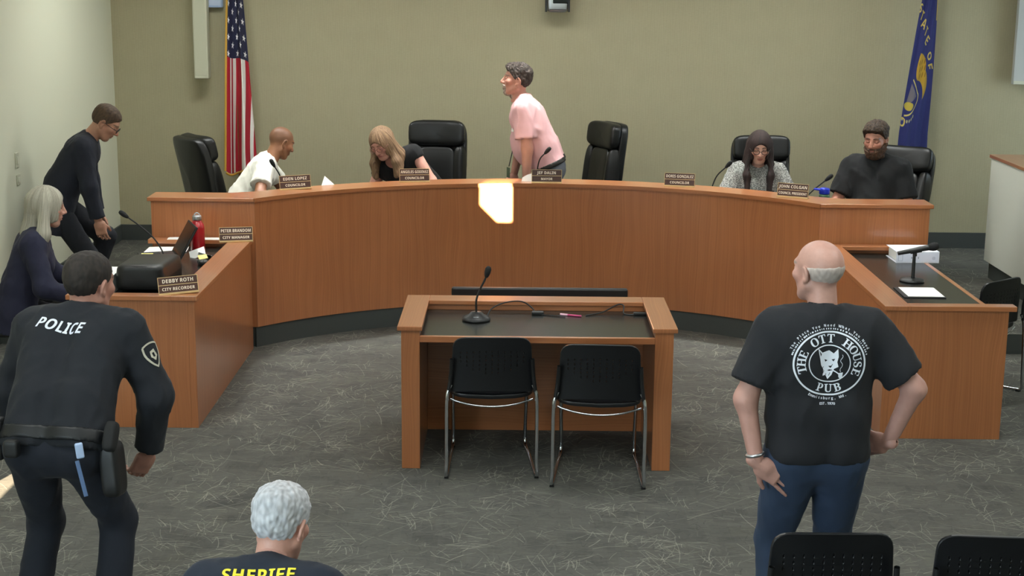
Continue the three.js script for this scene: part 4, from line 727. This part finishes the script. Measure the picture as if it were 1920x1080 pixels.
// transfers a rectangle of a garment's surface into a thin print
function print(parent, garment, name, c, right, up, nrm, w, h, tex, color, label, lift = .0022, depth = 0) {
  const g0 = garment.geometry.index ? garment.geometry.toNonIndexed() : garment.geometry, p = g0.attributes.position, n = g0.attributes.normal, P = [], N = [], U = [], a = V(0, 0, 0), b = V(0, 0, 0);
  for (let i = 0; i < p.count; i += 3) {
    let ok = true; const loc = [];
    for (let k = 0; k < 3; k++) { a.fromBufferAttribute(p, i + k); b.fromBufferAttribute(n, i + k); const q = a.clone().sub(c), u = q.dot(right) / w + .5, v = q.dot(up) / h + .5, dn = q.dot(nrm); if (b.dot(nrm) < .12 || u < -.03 || u > 1.03 || v < -.03 || v > 1.03 || Math.abs(dn) > (depth || .22)) { ok = false; break; } loc.push([a.x + b.x * lift, a.y + b.y * lift, a.z + b.z * lift, b.x, b.y, b.z, u, v]); }
    if (!ok) continue; for (const l of loc) { P.push(l[0], l[1], l[2]); N.push(l[3], l[4], l[5]); U.push(Math.min(1, Math.max(0, l[6])), Math.min(1, Math.max(0, l[7]))); }
  }
  const g = new THREE.BufferGeometry(); g.setAttribute('position', new THREE.Float32BufferAttribute(P, 3)); g.setAttribute('normal', new THREE.Float32BufferAttribute(N, 3)); g.setAttribute('uv', new THREE.Float32BufferAttribute(U, 2));
  const m = new THREE.Mesh(g, S({ color, alphaMap: tex, transparent: true, roughness: .8 })); m.name = name; m.userData.label = label; m.castShadow = false; parent.add(m); return m;
}

const two = (L, R) => ({ L, R });
const longHair = (len, o = {}) => {
  const sp = o.spread || .0, cur = [];
  for (const q of [-1, 1]) { cur.push(limb(V(q * .066, .02, -.02), V(q * (.085 + sp), -len * .55, -.02), .034, .036), limb(V(q * (.085 + sp), -len * .55, -.02), V(q * (.088 + sp * 1.5), -len, o.front ?? .01), .036, .022)); if (o.fall) cur.push(limb(V(q * .080, -.04, .01), V(q * (.080 + sp), -len * .6, o.fall * .55 + .0), .021, .025), limb(V(q * (.080 + sp), -len * .6, o.fall * .55), V(q * (.072 + sp), -len * 1.02, o.fall), .025, .02)); }
  cur.push(limb(V(0, .02, -.06), V(0, -len * .6, -.075), .062, .058), limb(V(0, -len * .6, -.075), V(0, -len, -.07), .058, .03));
  const c = blend(cur, .04), face = ell(V(o.part || 0, -.036, .115), V(.062, .098, .085)), nk = ell(V(0, -.16, .06), V(.07, .1, .08));
  return (x, y, z) => { const a = Math.atan2(x, z + .02) * 9, n = .0032 * noise(a * 1.6 + (o.seed || 0), y * 7, 2.2) + .0014 * noise(a * 5, y * 14, 5.1); let d = smin(skull(x, y, z) - .012, c(x, y, z), .03) + n; d = smax(d, -face(x, y, z), .012); return smax(d, -nk(x, y, z), .02); };
};
const alpha = (w, h, draw) => canvasTex(w, h, (g) => { g.fillStyle = '#000'; g.fillRect(0, 0, w, h); g.fillStyle = '#fff'; g.strokeStyle = '#fff'; draw(g, w, h); }, false);
const torsoFrame = (P, m) => ({ right: P.at(m, V(-1, 0, 0)), up: P.at(m, V(0, 1, 0)), nrm: P.at(m, V(0, 0, -1)) });

// man in the dark suit
person({ at: [-3.49, .15, -11.35], turn: 1.78, seed: 1, size: 1.04, wide: 1.22, deep: 1.12, label: 'man in dark navy suit and glasses leaning forward by the white wall', skin: 0xb98a72, brow: 0x4a3a2c,
  hip: [0, .78, -.03], headSize: 1.08, lean: [.32, 0, 0], lean2: [.26, 0, 0], head: [.62, -.12, 0], feet: two([.12, .16], [-.12, -.12]), glasses: {},
  arms: { L: { u: [.12, -.97, .05], f: [0, -.96, .15] }, R: { u: [-.2, -.95, .12], f: [.05, -.97, .2], hand: { curl: .55, palm: [1, 0, .2] } } },
  top: { name: 'suit_jacket', color: 0x1c202c, sleeve: 1.92, hem: .2, ease: .024, collar: .0, wrinkle: .006 }, bottom: { color: 0x171a22 },
  hair: { field: shortHair(.012, .062, -.075, 0, .5), color: 0x3b2d22, light: 0x5a4634 },
  extra: P => { P.garment('shirt_collar', (x, y, z) => limb(P.neck.clone().add(P.at(P.R2, V(0, -.03, 0))), P.neck.clone().add(P.at(P.R2, V(0, .03, -.002))), .066, .060, 2)(x, y, z), [P.neck], cloth(0xd6d2d0), .008, .12); } });
// woman with long grey hair
person({ at: [-3.07, 0, -9.2], turn: 1.85, seed: 2, fem: 1, size: .96, label: 'woman with long grey hair in a dark navy jacket at far left', skin: 0xb58a78, brow: 0x6a6058,
  hip: [0, .59, -.08], lean: [.22, 0, 0], lean2: [.15, 0, 0], head: [.12, .1, 0], feet: two([.12, .2], [-.12, .12]), headSize: 1.06,
  arms: { L: { u: [.2, -.9, .3], f: [-.1, -.2, .95] }, R: { u: [-.35, -.9, .2], f: [.1, -.35, .95] } },
  top: { name: 'jacket', color: 0x1b1d33, sleeve: 1.9, hem: .12, ease: .024, wrinkle: .007 }, bottom: { color: 0x16171f },
  hair: { field: longHair(.27, { spread: .05, front: -.05, seed: 3 }), color: 0x7b776c, light: 0xa9a595, long: 1, lo: [-.22, -.31, -.2], hi: [.22, .15, .15] } });
// police officer
person({ at: [-1.81, 0, -5.62], turn: 2.99, seed: 3, label: 'police officer in dark uniform seen from behind, lettering across the shoulders', skin: 0xb08070, size: 1.03, shoulder: .2, wide: 1.1,
  hip: [0, .875, .02], lean: [.46, 0, -.01], lean2: [.28, 0, -.02], head: [.12, -.3, 0], headSize: 1.1, neckDrop: .045, feet: two([.17, .02], [-.15, .1]),
  arms: { L: { u: [.36, -.92, -.02], f: [-.05, -.97, .15] }, R: { u: [-.36, -.93, .0], f: [.2, -.95, .1], hand: { curl: .6, dir: [.5, -.85, .15], palm: [.6, 0, .6] } } },
  top: { name: 'uniform_shirt', color: 0x171b22, sleeve: 1.93, hem: .02, ease: .028, wrinkle: .009, freq: 11, sleeveEase: .012, collar: .02 }, bottom: { color: 0x161b26, rise: .1 },
  hair: { field: shortHair(.010, .062, -.07, 0, .5), color: 0x17120f, light: 0x2c241f },
  extra: P => {
    const F = torsoFrame(P, P.R2);
    print(P.t, P.top, 'uniform_lettering', P.chest.clone().add(P.at(P.R2, V(.025, .055, -.11))), F.right.clone().addScaledVector(F.up, -.14).normalize(), F.up.clone().addScaledVector(F.right, .14).normalize(), F.nrm, .235, .092,
      alpha(512, 192, (g, w, h) => { g.font = 'bold 150px sans-serif'; g.textAlign = 'center'; g.textBaseline = 'middle'; g.save(); g.translate(w / 2, h / 2 + 6); g.transform(.86, 0, -.12, 1, 0, 0); g.fillText('POLICE', 0, 0); g.restore(); }), 0xdde3f2, 'white block lettering', .003);
    const a = P.sh.R.clone().lerp(P.el.R, .42), ud = P.sh.R.clone().sub(P.el.R).normalize(), n = V(-.95, .15, -.3).normalize(); n.addScaledVector(ud, -n.dot(ud)).normalize(); const rt = new THREE.Vector3().crossVectors(ud, n).normalize();
    print(P.t, P.top, 'shoulder_patch', a.clone().addScaledVector(n, .05), rt, ud, n, .095, .115, alpha(160, 192, (g, w, h) => { g.lineWidth = 12; g.beginPath(); g.moveTo(14, 30); g.quadraticCurveTo(80, 0, 146, 30); g.quadraticCurveTo(150, 130, 80, 182); g.quadraticCurveTo(10, 130, 14, 30); g.stroke(); g.beginPath(); g.moveTo(60, 70); g.lineTo(100, 60); g.lineTo(112, 110); g.lineTo(80, 140); g.lineTo(52, 110); g.fill(); g.fillStyle = '#000'; g.fillRect(72, 84, 20, 30); }), 0xb9b6a6, 'pale outlined shoulder patch', .003, .045);
    const tf = blend(P.torso(.034), .035), c = P.hip.clone().addScaledVector(P.up1, .035);
    const belt = P.garment('duty_belt', (x, y, z) => Math.max(tf(x, y, z), Math.abs((x - c.x) * P.up1.x + (y - c.y) * P.up1.y + (z - c.z) * P.up1.z) - .028), [P.hip], S({ color: 0x121417, roughness: .5 }), .009, .26);
    const pt = (n, g, m, lab) => { const q = new THREE.Mesh(norm(g), m); q.name = n; if (lab) q.userData.label = lab; P.t.add(q); };
    const h = P.hip;
    pt('holster', xf(cushion(.075, .22, .11, .4, .4), [h.x - .235, h.y - .08, h.z + .0], [.1, 0, -.1]), M.black);
    pt('pistol_grip', xf(cushion(.05, .12, .06, .5, .5), [h.x - .25, h.y + .065, h.z - .04], [.5, 0, 0]), M.blackMatte);
    pt('belt_device', xf(box(.03, .06, .022, 0, 0, 0, .006), [h.x - .165, h.y + .035, h.z - .14], [0, .5, -.1]), M.lightBlue, 'pale blue device on belt');
    pt('key_strap', xf(box(.016, .15, .006, 0, 0, 0, .002), [h.x - .165, h.y - .08, h.z - .135], [0, .5, -.18]), S({ color: 0x5f78a0, roughness: .5 }));
    pt('radio_pouch', xf(cushion(.075, .17, .08, .4, .4), [h.x + .225, h.y + .03, h.z - .04]), M.black);
    pt('belt_pouch', xf(cushion(.06, .07, .04, .4, .4), [h.x + .10, h.y + .035, h.z - .165]), M.black);
    pt('radio_antenna', tube([[h.x + .235, h.y + .1, h.z - .05], [h.x + .25, h.y + .2, h.z - .05], [h.x + .25, h.y + .28, h.z - .04]], .006, 10), M.steel);
  } });
// man in white polo
person({ at: [-2.25, .15, -12.05], turn: 1.68, seed: 4, label: 'bald man in white polo shirt rising behind the left of the dais', skin: 0x9a6a4c, stubble: 0x2c201a, bald: 1, brow: 0x241a14,
  hip: [0, .585, -.04], lean: [.40, 0, 0], lean2: [.26, 0, -.05], head: [.42, .5, 0], headSize: 1.06, feet: two([.12, .1], [-.12, .05]), wide: 1.08,
  arms: { L: { u: [.2, -.8, .5], f: [0, -.3, .95] }, R: { u: [-.7, -.68, -.1], f: [.0, -.1, 1], hand: { curl: .5, palm: [.2, -1, 0] } } },
  top: { name: 'polo_shirt', color: 0xe8e6da, sleeve: .62, hem: .12, ease: .022, wrinkle: .012, freq: 12, sleeveEase: .016, flare: 1, collar: .015 }, bottom: { color: 0x2a2c33 } });
// blonde woman
person({ at: [-.72, .15, -12.45], turn: -.22, seed: 5, fem: 1, size: .98, label: 'blonde woman with glasses in sleeveless black dress bending over the dais', skin: 0xcc9684, brow: 0x7a5a40, glasses: { mat: S({ color: 0x8a5a50, roughness: .3 }) },
  hip: [0, .66, -.06], headSize: 1.08, lean: [.44, 0, .46], lean2: [.2, 0, .08], head: [.5, -.2, .16], feet: two([.12, .35], [-.1, .3]), shoulder: .19,
  arms: { L: { u: [.55, -.8, .1], f: [-.35, -.35, .85] }, R: { u: [-.3, -.85, .3], f: [.25, -.15, .95] } },
  top: { name: 'dress', color: 0x121315, sleeve: .22, hem: .3, ease: .014, wrinkle: .005, drop: .03 }, bottom: { color: 0x121315 },
  hair: { field: longHair(.22, { spread: .02, front: .09, fall: .12, seed: 5 }), color: 0x553c2a, light: 0xa08160, long: 1, lo: [-.2, -.3, -.2], hi: [.2, .15, .2] } });
// man in pink
person({ at: [.30, .15, -12.45], turn: -1.60, seed: 6, size: 1.1, label: 'man in pink short-sleeved shirt standing bent at the dais in profile', skin: 0xc08a76, brow: 0x3d2c22, wide: 1.06, belly: 1.6, deep: 1.14,
  hip: [0, .965, .0], lean: [.42, 0, 0], lean2: [.06, 0, 0], head: [-.12, .05, 0], feet: two([.14, .05], [-.12, -.1]), headSize: 1.1,
  arms: { L: { u: [.12, -.97, -.1], f: [.03, -.98, .02], hand: { curl: .5, dir: [0, -.4, .9], palm: [0, -1, 0] } }, R: { u: [-.15, -.95, .1], f: [0, -.97, .2] } },
  top: { color: 0xd2a5a6, sleeve: .72, hem: -.02, ease: .022, wrinkle: .011, freq: 10, sleeveEase: .02, flare: 1.2, collar: .015 }, bottom: { color: 0x5b5f66, rise: .06 },
  hair: { field: shortHair(.017, .064, -.072, .014, 1.6), color: 0x211a16, light: 0x443830 }, beard: { thick: .006, goatee: 1, color: 0x6e5a4e, light: 0xb5a596 },
  extra: P => {
    const tf = blend(P.torso(.027), .035), c = P.hip.clone().addScaledVector(P.up1, .03);
    P.garment('belt', (x, y, z) => Math.max(tf(x, y, z), Math.abs((x - c.x) * P.up1.x + (y - c.y) * P.up1.y + (z - c.z) * P.up1.z) - .02), [P.hip], S({ color: 0x17140f, roughness: .5 }), .009, .3);
    const a = P.neck.clone().add(P.at(P.R2, V(.06, -.02, .06))), b = P.chest.clone().add(P.at(P.R2, V(.035, -.06, .16)));
    const m = new THREE.Mesh(norm(tube([[a.x, a.y, a.z], [b.x, b.y + .06, b.z - .02], [b.x, b.y - .12, b.z + .02], [b.x - .01, b.y - .26, b.z + .05]], .004, 20, 6)), S({ color: 0x2a2a2c, roughness: .7 })); m.name = 'lanyard'; P.t.add(m);
    const bd = new THREE.Mesh(norm(xf(box(.055, .085, .004, 0, 0, 0, .002), [b.x - .01, b.y - .31, b.z + .055], [0, .5, 0])), S({ color: 0x4c5a44, roughness: .5 })); bd.name = 'badge'; P.t.add(bd);
    const pk = new THREE.Mesh(norm(xf(box(.05, .03, .006, 0, 0, 0, .002), [b.x + .02, b.y + .05, b.z + .02], [-.2, .4, 0])), M.paper); pk.name = 'name_tag'; P.t.add(pk);
  } });
// woman with dark hair
const knitTex = (() => { const t = canvasTex(512, 512, (g, W) => { g.fillStyle = '#8d8d88'; g.fillRect(0, 0, W, W); const r = rng(9); for (let y = 0; y < W; y += 16) for (let x = 0; x < W; x += 16) { g.fillStyle = r() < .55 ? '#2b2b2d' : '#b4b4ae'; const k = (y >> 4) % 4; if (k === 0) g.fillRect(x, y, 16, 5); else if (k === 1) { g.beginPath(); g.moveTo(x, y + 14); g.lineTo(x + 8, y); g.lineTo(x + 16, y + 14); g.fill(); } else if (r() < .6) g.fillRect(x + 3, y + 3, 9, 9); } }); t.wrapS = t.wrapT = THREE.RepeatWrapping; t.repeat.set(4, 4); return t; })();
person({ at: [1.98, .15, -12.15], turn: .02, seed: 7, fem: 1, size: .93, label: 'seated woman with long dark hair, glasses and grey patterned top', skin: 0xcc9c86, brow: 0x241a16, glasses: {},
  hip: [0, .535, -.06], headSize: 1.06, lean: [.08, 0, 0], lean2: [.1, 0, 0], head: [.30, -.08, 0], feet: two([.12, .35], [-.12, .35]),
  arms: { L: { u: [.4, -.85, .35], f: [-.3, .05, .95], hand: { palm: [0, -1, 0] } }, R: { u: [-.4, -.85, .35], f: [.3, .05, .95], hand: { palm: [0, -1, 0] } } },
  top: { name: 'knit_top', mat: S({ map: knitTex, roughness: .95 }), sleeve: .75, hem: .1, ease: .016, sleeveEase: .014, flare: 1 }, bottom: { color: 0x22242a },
  hair: { field: longHair(.33, { spread: .008, front: .10, fall: .16, seed: 8 }), color: 0x110a09, light: 0x301a14, long: 1, lo: [-.2, -.4, -.2], hi: [.2, .15, .22] },
  extra: P => { for (const q of [-1, 1]) { const a = P.neck.clone().add(P.at(P.R2, V(q * .06, -.02, .05))), b = P.chest.clone().add(P.at(P.R2, V(q * .012, -.14, .155))); const m = new THREE.Mesh(norm(tube([[a.x, a.y, a.z], [(a.x * .6 + b.x * .4), (a.y + b.y) / 2 + .02, b.z - .01], [b.x, b.y, b.z]], .003, 16, 6)), M.paper); m.name = 'lanyard'; P.t.add(m); } } });
// bearded man
person({ at: [2.90, .15, -11.95], turn: -.38, seed: 8, size: 1.06, label: 'bearded man in black shirt leaning back in his chair at right end', skin: 0xbd8670, brow: 0x3d2a1e, wide: 1.06, belly: 1.1, shoulder: .188,
  hip: [0, .53, -.02], headSize: 1.1, lean: [-.06, 0, 0], lean2: [.12, 0, 0], head: [.2, -.15, 0], feet: two([.15, .35], [-.15, .35]),
  arms: { L: { u: [.24, -.93, .2], f: [-.35, -.1, .9] }, R: { u: [-.28, -.92, .3], f: [.0, .0, 1], hand: { palm: [.3, -1, 0] } } },
  top: { color: 0x1b1c1e, sleeve: .8, hem: .12, ease: .026, wrinkle: .012, freq: 10, sleeveEase: .018, flare: 1, collar: .01 }, bottom: { color: 0x23262d },
  hair: { field: shortHair(.022, .072, -.075, .012, 1.1), color: 0x241a13, light: 0x4c3a2a }, beard: { thick: .0075, drop: .008, color: 0x38261b, light: 0x644631 } });
// man in the pub shirt
person({ at: [1.19, 0, -5.58], turn: Math.PI + .03, seed: 9, label: 'balding grey-haired man with hands on hips in black pub t-shirt', skin: 0xc09486, brow: 0x8a8078, wide: 1.0, shoulder: .19, deep: 1.05, belly: 1.1, thigh: 1.22,
  hip: [0, .90, 0], lean: [.03, 0, 0], lean2: [.06, 0, 0], head: [.02, .58, 0], feet: two([.13, .0], [-.12, .04]), headSize: 1.02,
  arms: { L: { u: [.36, -.92, -.16], f: [-.18, -.96, -.16], hand: { curl: .1, spread: .12, thumb: .0, dir: [-.82, -.56, -.05], palm: [-.1, .0, 1] } }, R: { u: [-.62, -.8, -.16], f: [.30, -.93, .2], hand: { curl: .3, dir: [.55, -.35, .75], palm: [.9, 0, -.2] } } },
  top: { name: 'pub_t_shirt', color: 0x1b1d22, sleeve: .78, hem: .02, ease: .028, wrinkle: .010, freq: 8, sleeveEase: .014, flare: 1.2, skirt: .006 }, bottom: { name: 'jeans', color: 0x2c3c54, rise: .09 }, shoe: 0x4a4640,
  hair: { field: (x, y, z) => { const n = .002 * noise(x * 90, y * 60, z * 90); const d = skull(x, y, z) - .0032 + n; return smax(smax(d, y - .022 + .1 * z + .007 * noise(x * 60, 3, z * 60), .012), Math.max(-.072 - y, z - (.012 + .3 * y), (z > -.028 && y < .012) ? .012 - y : -9), .004); }, color: 0xa89a92, light: 0xc4b8b0, rough: .7 },
  extra: P => {
    const F = torsoFrame(P, P.R2);
    const emblem = alpha(1024, 1152, (g, W, H) => {
      const cx = W / 2, cy = H * .515, rx = 455, ry = 405; g.lineWidth = 20;
      const el = (a, b, lw) => { g.lineWidth = lw; g.beginPath(); g.ellipse(cx, cy, a, b, 0, 0, TAU); g.stroke(); };
      el(rx, ry, 22); el(265, 235, 14);
      g.textAlign = 'center'; g.textBaseline = 'middle';
      const ring = (s, a0, a1, R1, R2, px, flip, font = 'serif') => { const n = s.length; for (let i = 0; i < n; i++) { const a = a0 + (a1 - a0) * (n > 1 ? i / (n - 1) : .5); g.save(); g.translate(cx + Math.cos(a) * R1, cy + Math.sin(a) * R2); g.rotate(flip ? a - Math.PI / 2 : a + Math.PI / 2); g.font = `bold ${px}px ${font}`; g.fillText(s[i], 0, 0); g.restore(); } };
      ring('THE OTT HOUSE', -Math.PI - .24, .34, 360, 320, 150, false); ring('PUB', Math.PI / 2 + .32, Math.PI / 2 - .32, 360, 322, 146, true);
      ring('The Place You Need What You Need', -Math.PI + .42, -.42, 535, 487, 44, false, 'sans-serif');
      { const r = rng(3); g.lineWidth = 20; for (let a = -Math.PI + .25; a < -.25; a += .03 + r() * .05) { g.beginPath(); g.ellipse(cx, cy, 492, 444, 0, a, a + .015 + r() * .02); g.stroke(); } }      // line too small to read
      ring('Emmitsburg, Md.', Math.PI / 2 + .52, Math.PI / 2 - .46, 500, 452, 46, true, 'sans-serif'); g.font = 'bold 44px sans-serif'; g.fillText('EST . 1970', cx - 10, H * .965);
      // terrier head with a pipe
      const q = (pts) => { g.beginPath(); pts.forEach((p, i) => i ? g.lineTo(cx + p[0], cy + p[1]) : g.moveTo(cx + p[0], cy + p[1])); g.closePath(); g.fill(); };
      q([[-150, -200], [-90, -140], [0, -170], [60, -130], [110, -190], [120, -90], [105, -20], [120, 40], [70, 70], [40, 150], [-10, 205], [-40, 150], [-80, 160], [-70, 80], [-105, 20], [-120, -60]]);
      g.fillStyle = '#000'; q([[-130, -165], [-100, -120], [-112, -90]]); q([[-60, -55], [-15, -40], [-45, -20]]); q([[35, -50], [80, -62], [62, -25]]); q([[-5, 35], [45, 30], [25, 62]]); q([[-20, 90], [10, 78], [60, 84], [10, 100]]);
      for (const [a, b] of [[-70, 40], [-60, 90], [20, 120], [-30, 130], [50, 10]]) { g.lineWidth = 7; g.strokeStyle = '#000'; g.beginPath(); g.moveTo(cx + a, cy + b); g.lineTo(cx + a - 18, cy + b + 40); g.stroke(); }
      g.fillStyle = '#fff'; g.strokeStyle = '#fff'; g.lineWidth = 14; g.beginPath(); g.moveTo(cx + 50, cy + 88); g.quadraticCurveTo(cx + 110, cy + 110, cx + 140, cy + 150); g.stroke(); q([[120, 120], [178, 112], [170, 180], [140, 195], [122, 170]]);
      g.lineWidth = 6; g.beginPath(); g.moveTo(cx + 150, cy + 105); g.bezierCurveTo(cx + 110, cy + 60, cx + 200, cy + 30, cx + 150, cy - 20); g.bezierCurveTo(cx + 120, cy - 60, cx + 190, cy - 80, cx + 160, cy - 120); g.stroke();
    });
    print(P.t, P.top, 'shirt_emblem', P.chest.clone().add(P.at(P.R2, V(-.005, -.01, -.15))), F.right, F.up, F.nrm, .305, .343, emblem, 0xe2e8f2, 'white round pub emblem with a dog head');
    const w = P.wr.L, g = new THREE.TorusGeometry(.033, .007, 10, 24); const ax = P.wr.L.clone().sub(P.el.L).normalize(); g.applyQuaternion(new THREE.Quaternion().setFromUnitVectors(V(0, 0, 1), ax)); g.translate(w.x - ax.x * .03, w.y - ax.y * .03, w.z - ax.z * .03);
    const m = new THREE.Mesh(norm(g), M.steel); m.name = 'wristwatch'; P.t.add(m);
  } });
// seated sheriff officer in the foreground
person({ at: [-.76, 0, -3.99], turn: Math.PI - .1, seed: 10, size: .97, label: 'seated white-haired officer in dark vest with yellow back lettering', skin: 0xc09080, shoulder: .195, wide: 1.12,
  hip: [0, .55, -.10], lean: [.45, 0, 0], lean2: [.45, 0, 0], head: [.3, -.25, 0], feet: two([.14, .36], [-.14, .34]),
  arms: { L: { u: [.25, -.95, .15], f: [-.2, -.3, .9] }, R: { u: [-.25, -.95, .15], f: [.2, -.3, .9] } },
  top: { name: 'vest_shirt', color: 0x1a2230, sleeve: .8, hem: .08, ease: .032, wrinkle: .006, collar: .02 }, bottom: { color: 0x1c2029 },
  hair: { field: shortHair(.015, .066, -.08), color: 0x9a9b9f, light: 0xcfd1d6, rough: .5 },
  extra: P => { const F = torsoFrame(P, P.R2); print(P.t, P.top, 'vest_lettering', P.chest.clone().add(P.at(P.R2, V(.0, .095, -.115))), F.right.clone().addScaledVector(F.up, .1).normalize(), F.up.clone().addScaledVector(F.right, -.1).normalize(), F.nrm, .25, .09, alpha(640, 232, (g, w, h) => { g.font = 'bold 168px sans-serif'; g.textAlign = 'center'; g.textBaseline = 'middle'; g.save(); g.translate(w / 2, h / 2 + 6); g.scale(.86, 1); g.fillText('SHERIFF', 0, 0); g.restore(); }), 0xe8dc3c, 'yellow block lettering', .003); } });
// white-haired person at the bottom right
person({ at: [1.215, 0, -3.2], turn: Math.PI, seed: 11, size: .97, label: 'white-haired seated person at the bottom right corner', skin: 0xc09484,
  hip: [0, .55, -.10], lean: [.02, 0, 0], lean2: [.08, 0, 0], head: [.1, 0, 0], feet: two([.14, .36], [-.14, .34]),
  arms: { L: { u: [.25, -.95, .15], f: [-.2, -.3, .9] }, R: { u: [-.25, -.95, .15], f: [.2, -.3, .9] } },
  top: { color: 0x5a6470, sleeve: .8, hem: .08, ease: .02, collar: .01 }, bottom: { color: 0x33363d },
  hair: { field: shortHair(.014, .066, -.08), color: 0xc8c8c4, light: 0xecece8, rough: .5 } });
renderer.render(scene, camera);
